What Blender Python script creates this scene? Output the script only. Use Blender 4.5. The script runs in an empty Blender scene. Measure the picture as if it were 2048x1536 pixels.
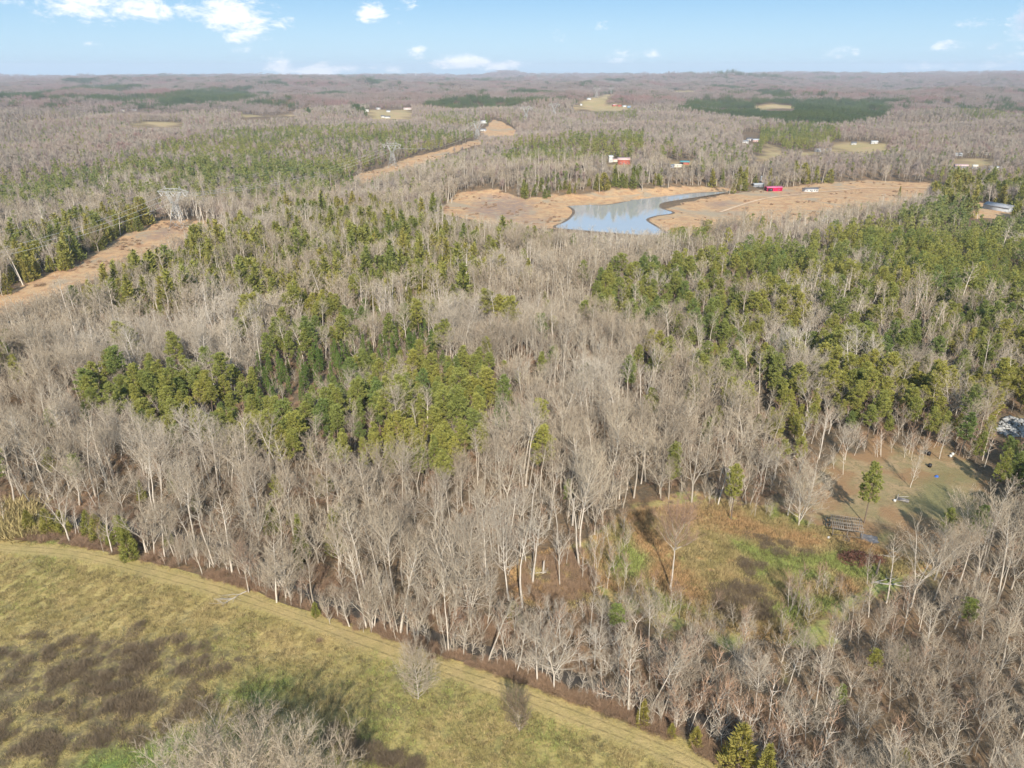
import bpy, math, random
import numpy as np
from mathutils import Vector, Matrix, Euler
from mathutils.geometry import tessellate_polygon

R = math.radians
rng = np.random.default_rng(7)
random.seed(7)
SC = bpy.context.scene
COL = SC.collection

# ------------------------------------------------------------------ camera, sky, sun, exposure
CAM_H, PITCH, FPX = 110.0, R(23.1), 1470.0
SUN_EL, SUN_AZ = R(34), R(178)            # azimuth the light comes from, clockwise from +Y
cam_d = bpy.data.cameras.new('camera')
cam_d.sensor_width = 36.0
cam_d.lens = 36.0 * FPX / 2048.0
cam_d.clip_start, cam_d.clip_end = 1.0, 60000.0
cam = bpy.data.objects.new('camera', cam_d)
COL.objects.link(cam)
cam.location = (0, 0, CAM_H)
cam.rotation_euler = (R(90) - PITCH, 0, 0)
SC.camera = cam

SC.view_settings.view_transform = 'Standard'
SC.view_settings.look = 'None'
SC.view_settings.gamma = 1.0
SC.view_settings.use_curve_mapping = False
SC.view_settings.exposure = 0.90
SC.cycles.max_bounces = 5
SC.cycles.diffuse_bounces = 2
SC.cycles.glossy_bounces = 2
SC.cycles.transparent_max_bounces = 4
SC.cycles.volume_bounces = 0
SC.cycles.use_denoising = True
SC.cycles.use_adaptive_sampling = True
SC.cycles.adaptive_threshold = 0.02
SC.cycles.caustics_reflective = False
SC.cycles.caustics_refractive = False

sun_d = bpy.data.lights.new('sun', 'SUN')
sun_d.energy = 3.9
sun_d.angle = R(1.0)
sun_d.color = (1.0, 0.93, 0.82)
sun = bpy.data.objects.new('sun', sun_d)
COL.objects.link(sun)
sun_dir = Vector((math.sin(SUN_AZ) * math.cos(SUN_EL), math.cos(SUN_AZ) * math.cos(SUN_EL), math.sin(SUN_EL)))
sun.rotation_euler = sun_dir.to_track_quat('Z', 'Y').to_euler()
sun.location = (0, 0, 400)


class NT:
    """Small helper for node trees."""
    def __init__(self, tree):
        self.t = tree
        self.n = tree.nodes
        self.l = tree.links

    def new(self, kind, **kw):
        n = self.n.new(kind)
        for k, v in kw.items():
            setattr(n, k, v)
        return n

    def set(self, sock, v):
        if hasattr(v, 'is_output'):
            self.l.new(v, sock)
        elif isinstance(v, (tuple, list)) and len(v) == 3 and sock.type == 'RGBA':
            sock.default_value = (*v, 1)
        else:
            sock.default_value = v

    def math(self, op, a, b=0.0, c=0.0, clamp=False):
        n = self.new('ShaderNodeMath', operation=op, use_clamp=clamp)
        self.set(n.inputs[0], a)
        self.set(n.inputs[1], b)
        self.set(n.inputs[2], c)
        return n.outputs[0]

    def mix(self, f, a, b, blend='MIX'):
        n = self.new('ShaderNodeMix', data_type='RGBA', blend_type=blend)
        n.clamp_factor = True
        self.set(n.inputs[0], f)
        self.set(n.inputs[6], a)
        self.set(n.inputs[7], b)
        return n.outputs[2]

    def noise(self, vec, scale, detail=3.0, rough=0.55, dist=0.0):
        n = self.new('ShaderNodeTexNoise')
        if vec is not None:
            self.l.new(vec, n.inputs['Vector'])
        n.inputs['Scale'].default_value = scale
        n.inputs['Detail'].default_value = detail
        n.inputs['Roughness'].default_value = rough
        n.inputs['Distortion'].default_value = dist
        return n.outputs['Fac']

    def ramp(self, f, lo, hi):
        n = self.new('ShaderNodeMapRange', interpolation_type='SMOOTHSTEP')
        self.set(n.inputs[0], f)
        n.inputs[1].default_value = lo
        n.inputs[2].default_value = hi
        return n.outputs[0]

    def attr(self, name):
        n = self.new('ShaderNodeAttribute', attribute_name=name)
        return n.outputs['Fac']


def new_mat(name):
    m = bpy.data.materials.new(name)
    m.use_nodes = True
    t = NT(m.node_tree)
    b = t.n['Principled BSDF']
    b.inputs['Specular IOR Level'].default_value = 0.15
    b.inputs['Roughness'].default_value = 0.9
    return m, t, b


# ---- the world: physical sky under a hand-set gradient, with small fair weather clouds
world = bpy.data.worlds.new('World')
SC.world = world
world.use_nodes = True
W = NT(world.node_tree)
W.n.clear()
sky = W.new('ShaderNodeTexSky', sky_type='NISHITA')
sky.sun_disc = False
sky.sun_elevation = SUN_EL
sky.sun_rotation = SUN_AZ
sky.altitude = 200
sky.air_density = 1.0
sky.dust_density = 0.6
sky.ozone_density = 1.6
tc = W.new('ShaderNodeTexCoord')
sep = W.new('ShaderNodeSeparateXYZ')
W.l.new(tc.outputs['Generated'], sep.inputs[0])
az = W.math('ARCTAN2', sep.outputs[0], sep.outputs[1])
el = W.math('ARCSINE', sep.outputs[2])
comb = W.new('ShaderNodeCombineXYZ')
W.set(comb.inputs[0], az)
W.set(comb.inputs[1], W.math('MULTIPLY', el, 2.2))
cvec = comb.outputs[0]
n1 = W.noise(cvec, 26.0, 7, 0.66, 0.5)
n2 = W.noise(cvec, 75.0, 5, 0.65)
wob = W.math('SUBTRACT', W.math('ADD', W.math('MULTIPLY', n1, 0.7), W.math('MULTIPLY', n2, 0.3)), 0.5)
# (px, py, radius x, radius y, density, greyness)
CLOUDS = [(215, 10, 130, 26, 1.0, 0), (300, 25, 60, 16, .7, 0), (470, 32, 66, 24, 1.4, 0), (500, 55, 34, 24, 1.2, 0), (400, 18, 60, 18, 1.0, 0),
          (475, 75, 26, 11, 1.1, 0), (560, 46, 30, 12, .8, 0), (740, 22, 30, 16, 1.1, 0), (795, 48, 16, 8, .6, 0),
          (815, 8, 34, 14, .7, 0), (510, 4, 40, 12, .8, 0), (560, 132, 36, 20, 1.0, 0), (640, 142, 75, 12, 1.2, 0),
          (785, 138, 40, 10, .8, 0), (838, 106, 20, 12, 1.0, 0), (930, 124, 65, 12, 1.1, 0), (1015, 131, 45, 10, 1.2, 0),
          (1205, 48, 26, 11, .62, 0), (1245, 114, 42, 14, .6, 0), (1306, 106, 20, 9, 1.0, 0), (1678, 111, 36, 17, .55, .45),
          (1905, 92, 40, 12, .42, .9), (1950, 50, 52, 13, .42, .9), (2050, 42, 26, 36, .7, 1.0), (2015, 122, 70, 14, .62, .4),
          (1870, 132, 70, 8, .5, .5), (185, 88, 26, 4, .6, 0), (482, 98, 24, 8, .5, 0), (1120, 75, 24, 26, .35, 0),
          (1990, 92, 24, 8, .5, .9), (100, 120, 120, 10, .15, 0)]
tot = None
grey = None
for (px, py, rx, ry, dn, gr) in CLOUDS:
    d = Vector(((px - 1024), 0, 0)) + FPX * Vector((0, math.cos(PITCH), -math.sin(PITCH))) + (768 - py) * Vector((0, math.sin(PITCH), math.cos(PITCH)))
    d.normalize()
    a0, e0 = math.atan2(d.x, d.y), math.asin(d.z)
    ra, re = rx / 1650.0, ry / 1560.0
    u = W.math('MULTIPLY', W.math('SUBTRACT', az, a0), 1 / ra)
    v = W.math('MULTIPLY', W.math('SUBTRACT', el, e0), 1 / re)
    q = W.math('ADD', W.math('MULTIPLY', u, u), W.math('MULTIPLY', v, v))
    g = W.math('MULTIPLY', W.math('POWER', 2.718, W.math('MULTIPLY', q, -0.8)), dn)
    tot = g if tot is None else W.math('MAXIMUM', tot, g)
    if gr:
        gg = W.math('MULTIPLY', g, gr)
        grey = gg if grey is None else W.math('MAXIMUM', grey, gg)
body = W.math('ADD', W.math('MULTIPLY', tot, 1.0), W.math('MULTIPLY', wob, 4.0))
shape = W.ramp(W.math('MULTIPLY', body, W.ramp(tot, 0.05, 0.3)), 0.34, 1.15)
shade = W.ramp(W.math('ADD', body, W.math('MULTIPLY', wob, 1.5)), 0.5, 1.7)
cloudcol = W.mix(W.ramp(grey, 0.1, 0.8), (8.2, 8.2, 8.2), (4.0, 4.7, 5.9))
pale = W.mix(W.ramp(W.math('ABSOLUTE', el), 0.30, 0.0), (0, 0, 0), (1, 1, 1))
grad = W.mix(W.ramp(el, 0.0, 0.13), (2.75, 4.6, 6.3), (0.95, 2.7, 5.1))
grad = W.mix(W.ramp(el, 0.16, 0.9), grad, (3.0, 4.2, 5.6))  # sky overhead brightened to add fill light
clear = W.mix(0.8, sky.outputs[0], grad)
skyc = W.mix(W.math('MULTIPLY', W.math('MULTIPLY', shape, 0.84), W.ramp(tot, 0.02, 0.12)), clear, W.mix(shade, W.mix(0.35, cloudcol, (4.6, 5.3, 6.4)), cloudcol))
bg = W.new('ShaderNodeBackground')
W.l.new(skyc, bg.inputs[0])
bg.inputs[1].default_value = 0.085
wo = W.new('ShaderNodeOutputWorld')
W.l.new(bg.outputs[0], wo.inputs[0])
world.cycles.sampling_method = 'MANUAL'
world.cycles.sample_map_resolution = 1024

# ------------------------------------------------------------------ the lie of the land
FW = np.array([0, math.cos(PITCH), -math.sin(PITCH)])
UP = np.array([0, math.sin(PITCH), math.cos(PITCH)])


def sm(x, a, b):
    t = np.clip((x - a) / (b - a), 0, 1)
    return t * t * (3 - 2 * t)


def waves(x, y, lam, seed, n=9):
    g = np.random.default_rng(seed)
    out = 0
    for i in range(n):
        a = g.uniform(0, 2 * math.pi)
        k = 2 * math.pi / (lam * g.uniform(0.6, 1.7))
        out = out + np.sin(k * (x * math.cos(a) + y * math.sin(a)) + g.uniform(0, 6.28))
    return out / math.sqrt(n / 2)


PC = (105.0, 560.0)


def NB(x, y):
    '''the rise of the land behind the pond'''
    sy = 668 + 0.56 * (x - 95) * (x > 95)
    return 11 * sm(y - sy, 12, 75) * np.exp(-((x - 170) / 260.0) ** 4) * (1 - sm(y, 1000, 1500))


def height(x, y):
    x = np.asarray(x, float)
    y = np.asarray(y, float)
    r = np.hypot(x, y)
    flat = 1 - np.exp(-(((x - PC[0]) / 260) ** 2 + ((y - PC[1]) / 190) ** 2) ** 2)
    az_ = np.arctan2(x, y)
    h = (3.2 * sm(r, 330, 1000) + 4.5 * sm(r, 1300, 2600)) * flat * waves(x, y, 420, 3)
    h = h + 10 * sm(r, 1300, 3600) * waves(x, y, 1500, 5)
    h = h + (20 * sm(r, 4200, 7000) - 13 * sm(r, 8000, 12000)) * waves(x, y, 3800, 8)
    h = h + sm(r, 6500, 13500) * (2 + 52 * sm(az_, -0.05, 0.60))
    h = h + NB(x, y)
    h = h + 62 * np.exp(-((az_ - (-0.008)) / 0.022) ** 2) * sm(r, 11500, 13600)
    h = h + 0.5 * waves(x, y, 130, 12) * sm(r, 120, 200) * flat
    h = h - 0.0 * r
    return np.where(y < -200, h * 0.3, h)


def to_px(x, y, z):
    dz = z - CAM_H
    depth = y * FW[1] + dz * FW[2]
    depth = np.where(depth > 1, depth, 1)
    u = x / depth * FPX + 1024
    v = 768 - (y * UP[1] + dz * UP[2]) / depth * FPX
    return u, v


TS = 60.0 * 1.006 ** np.arange(930)


def ground_many(pts):
    """Ground points seen at pixels of the photograph."""
    out = []
    P = np.asarray(pts, float).reshape(-1, 2)
    for c in range(0, len(P), 64):
        Q = P[c:c + 64]
        d = np.stack([Q[:, 0] - 1024.0, np.zeros(len(Q)), np.zeros(len(Q))], 1) + FPX * FW + (768.0 - Q[:, 1])[:, None] * UP
        d /= np.linalg.norm(d, axis=1)[:, None]
        X, Y, Z = d[:, 0:1] * TS, d[:, 1:2] * TS, CAM_H + d[:, 2:3] * TS
        lowest = Z < 260
        below = (Z < height(X, Y)) & lowest
        k = np.where(below.any(1), below.argmax(1), len(TS) - 1)
        lo, hi = TS[np.maximum(k - 1, 0)], TS[k]
        for _ in range(14):
            m = (lo + hi) / 2
            u = CAM_H + d[:, 2] * m < height(d[:, 0] * m, d[:, 1] * m)
            hi = np.where(u, m, hi)
            lo = np.where(u, lo, m)
        out.append(np.stack([d[:, 0] * hi, d[:, 1] * hi], 1))
    return np.vstack(out)


def ground_at(px, py):
    return tuple(ground_many([(px, py)])[0])


def G(px, py, up=0.0):
    x, y = ground_at(px, py)
    return Vector((x, y, float(height(x, y)) + up))


def poly_world(pts):
    return ground_many(pts)


def smooth_closed(P, k=4):
    n = len(P)
    out = []
    for i in range(n):
        p0, p1, p2, p3 = P[i - 1], P[i], P[(i + 1) % n], P[(i + 2) % n]
        for j in range(k):
            t = j / k
            out.append(0.5 * ((2 * p1) + (-p0 + p2) * t + (2 * p0 - 5 * p1 + 4 * p2 - p3) * t * t + (-p0 + 3 * p1 - 3 * p2 + p3) * t ** 3))
    return np.array(out)


def smooth_open(P, k=6):
    P = np.asarray(P, float)
    Q = np.vstack([2 * P[0] - P[1], P, 2 * P[-1] - P[-2]])
    out = []
    for i in range(1, len(Q) - 2):
        p0, p1, p2, p3 = Q[i - 1], Q[i], Q[i + 1], Q[i + 2]
        for j in range(k):
            t = j / k
            out.append(0.5 * ((2 * p1) + (-p0 + p2) * t + (2 * p0 - 5 * p1 + 4 * p2 - p3) * t * t + (-p0 + 3 * p1 - 3 * p2 + p3) * t ** 3))
    out.append(Q[-2])
    return np.array(out)


def inside(P, x, y):
    x = np.asarray(x, float)
    y = np.asarray(y, float)
    r = np.zeros(x.shape, bool)
    n = len(P)
    for i in range(n):
        x1, y1 = P[i]
        x2, y2 = P[(i + 1) % n]
        if y1 == y2:
            continue
        c = ((y1 > y) != (y2 > y)) & (x < (x2 - x1) * (y - y1) / (y2 - y1) + x1)
        r ^= c
    return r


def seg_dist(P, x, y, closed=True):
    d = np.full(np.shape(x), 1e9)
    n = len(P)
    for i in range(n if closed else n - 1):
        x1, y1 = P[i]
        x2, y2 = P[(i + 1) % n]
        L = (x2 - x1) ** 2 + (y2 - y1) ** 2 + 1e-9
        t = np.clip(((x - x1) * (x2 - x1) + (y - y1) * (y2 - y1)) / L, 0, 1)
        d = np.minimum(d, np.hypot(x - x1 - t * (x2 - x1), y - y1 - t * (y2 - y1)))
    return d


# open ground, as outlines on the photograph that are laid out on the land
PX = {
    'field': [(-900, 1010), (0, 1062), (130, 1082), (250, 1118), (400, 1150), (520, 1195), (640, 1245), (760, 1285), (900, 1330), (1040, 1366),
              (1200, 1425), (1350, 1478), (1450, 1530), (1560, 1640), (1500, 2300), (-1500, 2300), (-1500, 1200)],
    'meadow': [(1140, 1130), (1190, 1062), (1240, 1030), (1330, 1004), (1440, 996), (1560, 1012), (1620, 1050), (1690, 1070), (1770, 1095),
               (1850, 1130), (1790, 1180), (1700, 1190), (1640, 1240), (1570, 1300), (1440, 1275), (1340, 1240), (1240, 1220), (1160, 1180)],
    'yard': [(1590, 1035), (1620, 960), (1660, 915), (1750, 885), (1850, 880), (1930, 915), (1985, 960), (2048, 1010), (2030, 1060), (1940, 1080), (1860, 1110),
             (1770, 1092), (1690, 1068), (1620, 1048)],
    'hill_pasture': [(1290, 437), (1345, 412), (1460, 388), (1600, 371), (1740, 359), (1880, 368), (1905, 385), (1880, 400), (1760, 428), (1640, 452),
                     (1500, 470), (1400, 474), (1330, 468)],
    'west_bank': [(868, 424), (912, 388), (985, 376), (1050, 398), (1100, 392), (1200, 384), (1290, 377), (1400, 373), (1490, 376), (1440, 390),
                  (1300, 396), (1230, 412), (1152, 428), (1112, 458), (1030, 456), (960, 444)],
    'power_line_clearing': [(-300, 712), (0, 588), (150, 528), (235, 476), (320, 441), (400, 440), (470, 452), (440, 470), (300, 512), (180, 560), (0, 632), (-300, 770)],
    'power_line_strip': [(650, 384), (720, 346), (800, 322), (900, 296), (962, 276), (985, 284), (880, 318), (800, 344), (720, 368), (670, 392)],
    'ridge_clearing': [(960, 268), (985, 239), (1002, 243), (1036, 262), (1028, 274), (1000, 280), (975, 278)],
    'farm_pasture': [(1146, 219), (1160, 208), (1185, 196), (1205, 190), (1236, 185), (1222, 200), (1215, 208), (1268, 212), (1272, 217), (1205, 222)],
    'olive_pasture': [(262, 250), (300, 243), (366, 244), (366, 251), (320, 254)],
    'tan_pasture': [(456, 232), (500, 229), (592, 226), (592, 233), (490, 235)],
    'bare_pasture': [(282, 218), (340, 213), (342, 216), (300, 220)],
    'village_pasture': [(728, 224), (745, 220), (800, 221), (812, 216), (822, 216), (824, 226), (822, 238), (770, 240), (744, 236)],
    'lane_clearing': [(1520, 312), (1532, 291), (1560, 293), (1568, 305), (1630, 303), (1640, 308), (1500, 324), (1470, 322)],
    'house_pasture': [(1655, 302), (1668, 285), (1720, 284), (1780, 288), (1778, 300), (1850, 303), (1840, 308), (1700, 307)],
    'roadside_pasture': [(1905, 330), (1905, 319), (1960, 318), (1984, 319), (1990, 330), (1940, 336)],
    'plantation_clearing': [(1500, 215), (1520, 210), (1560, 209), (1594, 213), (1590, 218), (1520, 219)],
    'far_cut': [(1342, 186), (1352, 181), (1392, 182), (1390, 186)],
    'house_yard': [(1925, 408), (1960, 404), (2030, 420), (2030, 434), (1990, 438), (1940, 436)],
    'rubble_yard': [(1985, 868), (1990, 842), (2010, 832), (2160, 835), (2160, 890), (2030, 885)],
    'bank_gap': [(1330, 322), (1400, 322), (1404, 334), (1330, 336)],
    'barn_yard': [(1208, 326), (1262, 326), (1290, 334), (1215, 331)],
}
WP = {k: poly_world(v) for k, v in PX.items()}
POND_PX = [(1112, 455), (1135, 442), (1150, 426), (1143, 415), (1120, 405), (1150, 405), (1200, 411), (1250, 404), (1290, 394), (1350, 389), (1405, 387),
           (1450, 387), (1400, 394), (1345, 402), (1322, 407), (1320, 416), (1345, 426), (1310, 432), (1292, 440), (1312, 454), (1330, 468), (1290, 470), (1240, 467), (1170, 461)]
POND = smooth_closed(poly_world(POND_PX), 4)
CREEK = smooth_open(ground_many([(-420, 960), (-150, 1000), (60, 1035), (300, 1060), (470, 1105), (580, 1170), (680, 1215), (800, 1240), (860, 1272), (960, 1302), (1050, 1320),
                                             (1150, 1362), (1280, 1398), (1400, 1440), (1500, 1492), (1600, 1570), (1760, 1700)]), 5)
TRACK = smooth_open(ground_many([(-700, 1052), (-300, 1062), (0, 1094), (150, 1108), (300, 1144), (440, 1182), (560, 1222), (700, 1272), (840, 1322), (1000, 1376), (1150, 1432),
                                             (1290, 1486), (1400, 1536), (1500, 1600), (1560, 1680)]), 6)
LANE = smooth_open(ground_many([(1440, 425), (1500, 405), (1545, 395), (1600, 389), (1660, 383), (1720, 377), (1800, 376), (1875, 377)]), 5)
for k in ('field', 'meadow', 'yard'):
    WP[k] = smooth_closed(WP[k], 3)

# what the ground shows, as weights on its points
rings = [14.0]
while rings[-1] < 15800:
    rings.append(rings[-1] * (1.0135 if rings[-1] > 60 else 1.06))
rings = np.array(rings)
az_f = np.arange(-44, 44.001, 0.2)
az_all = np.radians(np.concatenate([np.arange(-180, -44, 4.0), az_f, np.arange(48, 180, 4.0)]))
NR, NA = len(rings), len(az_all)
RR, AA = np.meshgrid(rings, az_all, indexing='ij')
gx, gy = (RR * np.sin(AA)).ravel(), (RR * np.cos(AA)).ravel()
gz = height(gx, gy)


def weight(names, soft, rag=0.0, lam=14):
    out = np.zeros(gx.shape)
    for nm in names:
        P = WP[nm] if isinstance(nm, str) else nm
        lo, hi = P.min(0) - soft * 3 - 5, P.max(0) + soft * 3 + 5
        m = (gx > lo[0]) & (gx < hi[0]) & (gy > lo[1]) & (gy < hi[1])
        x, y = gx[m], gy[m]
        if rag:
            x, y = x + rag * waves(x, y, lam, 21, 7), y + rag * waves(x, y, lam, 22, 7)
        d = seg_dist(P, x, y) * np.where(inside(P, x, y), 1, -1)
        out[m] = np.maximum(out[m], np.clip(0.5 + d / (2 * soft), 0, 1))
    return out


GREEN_PX = [[(760, 1290), (900, 1350), (1040, 1400), (1150, 1460), (1250, 1560), (900, 1620), (700, 1500), (560, 1420), (520, 1340)],
            [(180, 1536), (300, 1490), (500, 1475), (700, 1560), (400, 1640), (150, 1600)],
            [(-100, 1560), (180, 1490), (120, 1620)]]
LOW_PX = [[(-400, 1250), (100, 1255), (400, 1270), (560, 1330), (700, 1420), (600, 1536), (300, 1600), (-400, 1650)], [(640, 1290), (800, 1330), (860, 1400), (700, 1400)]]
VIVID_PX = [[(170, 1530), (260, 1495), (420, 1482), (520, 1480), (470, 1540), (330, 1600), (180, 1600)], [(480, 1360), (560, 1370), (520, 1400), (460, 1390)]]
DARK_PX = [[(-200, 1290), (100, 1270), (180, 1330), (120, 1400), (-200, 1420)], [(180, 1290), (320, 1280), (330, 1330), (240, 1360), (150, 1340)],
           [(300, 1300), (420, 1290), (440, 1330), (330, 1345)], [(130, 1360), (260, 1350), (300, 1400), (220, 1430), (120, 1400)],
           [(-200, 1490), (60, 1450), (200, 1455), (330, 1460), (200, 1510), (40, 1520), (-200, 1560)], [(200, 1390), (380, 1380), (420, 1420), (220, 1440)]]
MGREEN_PX = [[(1250, 1060), (1290, 1110), (1270, 1150), (1400, 1230), (1330, 1230), (1230, 1130)], [(1480, 1085), (1560, 1090), (1640, 1150), (1660, 1220), (1600, 1275), (1540, 1200)],
             [(1620, 1100), (1720, 1130), (1790, 1150), (1720, 1180), (1630, 1140)], [(1530, 1020), (1570, 1020), (1600, 1050), (1550, 1055)],
             [(1830, 950), (1900, 940), (1960, 1000), (1930, 1060), (1840, 1040)]]
MDARK_PX = [[(1420, 1170), (1490, 1160), (1550, 1205), (1550, 1240), (1470, 1245), (1430, 1215)], [(1480, 1060), (1560, 1080), (1640, 1110), (1580, 1120), (1500, 1090)],
            [(1470, 1110), (1530, 1130), (1500, 1160)]]
A = {
    'w_field': weight(['field'], 1.6, 0.7),
    'w_green': weight([poly_world(p) for p in GREEN_PX], 5, 1.5),
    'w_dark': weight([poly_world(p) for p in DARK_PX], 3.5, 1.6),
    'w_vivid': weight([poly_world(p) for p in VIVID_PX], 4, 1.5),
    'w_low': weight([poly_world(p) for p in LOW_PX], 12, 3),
    'w_meadow': weight(['meadow'], 6.0, 3.0),
    'w_mgreen': weight([poly_world(p) for p in MGREEN_PX], 4.0, 2.4),
    'w_mdark': weight([poly_world(p) for p in MDARK_PX], 2.6, 1.4),
    'w_yard': weight(['yard', 'rubble_yard'], 6.0, 2.6),
    'w_orange': weight(['hill_pasture', 'west_bank', 'power_line_clearing', 'power_line_strip', 'ridge_clearing', 'house_yard'], 4.0, 1.6),
    'w_tan': weight(['farm_pasture', 'olive_pasture', 'tan_pasture', 'bare_pasture', 'village_pasture', 'lane_clearing', 'house_pasture', 'roadside_pasture',
                     'plantation_clearing', 'far_cut', 'bank_gap', 'barn_yard'], 14.0, 11.0, 70),
}
SCARS = [[(935, 425), (960, 392), (1010, 388), (1060, 402), (1070, 430), (1000, 440)], [(1400, 410), (1440, 402), (1500, 405), (1450, 415)], [(1420, 425), (1480, 420), (1470, 432)],
         [(1560, 388), (1600, 384), (1590, 392)], [(280, 478), (330, 452), (360, 462), (310, 480)], [(1010, 440), (1100, 435), (1080, 452)], [(720, 362), (780, 345), (800, 342), (760, 358)]]
A['w_scar'] = weight([poly_world(p) for p in SCARS], 7, 3)

# ------------------------------------------------------------------ ground materials


def field_colour(t, pos):
    """Tall winter grass: straw, olive, green and brown."""
    nb = t.noise(pos, 0.045, 4, 0.6)
    nm = t.noise(pos, 0.22, 4, 0.65, 0.6)
    nf = t.noise(pos, 1.4, 4, 0.7, 0.5)
    c = t.mix(t.ramp(nb, 0.36, 0.62), (0.50, 0.375, 0.15), (0.37, 0.30, 0.11))
    c = t.mix(t.ramp(nm, 0.50, 0.70), c, (0.22, 0.185, 0.085))
    g = t.mix(t.ramp(nm, 0.40, 0.62), (0.30, 0.265, 0.09), (0.19, 0.185, 0.06))
    wg = t.math('ADD', t.math('MULTIPLY', t.attr('w_green'), 0.5), t.math('MULTIPLY', t.ramp(t.noise(pos, 0.07, 3), 0.52, 0.7), 0.25))
    c = t.mix(wg, c, g)
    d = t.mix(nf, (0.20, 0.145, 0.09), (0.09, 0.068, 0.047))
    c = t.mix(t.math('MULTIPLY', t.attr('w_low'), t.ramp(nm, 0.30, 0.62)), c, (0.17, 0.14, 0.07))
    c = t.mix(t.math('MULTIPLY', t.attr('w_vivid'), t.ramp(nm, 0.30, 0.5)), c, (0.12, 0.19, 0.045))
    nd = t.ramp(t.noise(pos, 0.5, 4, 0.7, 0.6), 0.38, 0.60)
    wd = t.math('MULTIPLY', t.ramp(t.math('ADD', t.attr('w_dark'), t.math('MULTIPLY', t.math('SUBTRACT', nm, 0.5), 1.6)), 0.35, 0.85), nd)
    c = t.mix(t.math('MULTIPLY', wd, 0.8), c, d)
    c = t.mix(t.ramp(t.noise(pos, 3.5, 3, 0.7), 0.5, 0.75), c, t.mix(0.4, c, (0.05, 0.045, 0.02)))
    return t.mix(t.ramp(nf, 0.45, 0.70), c, t.mix(0.62, c, (0.07, 0.06, 0.03)))


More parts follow.
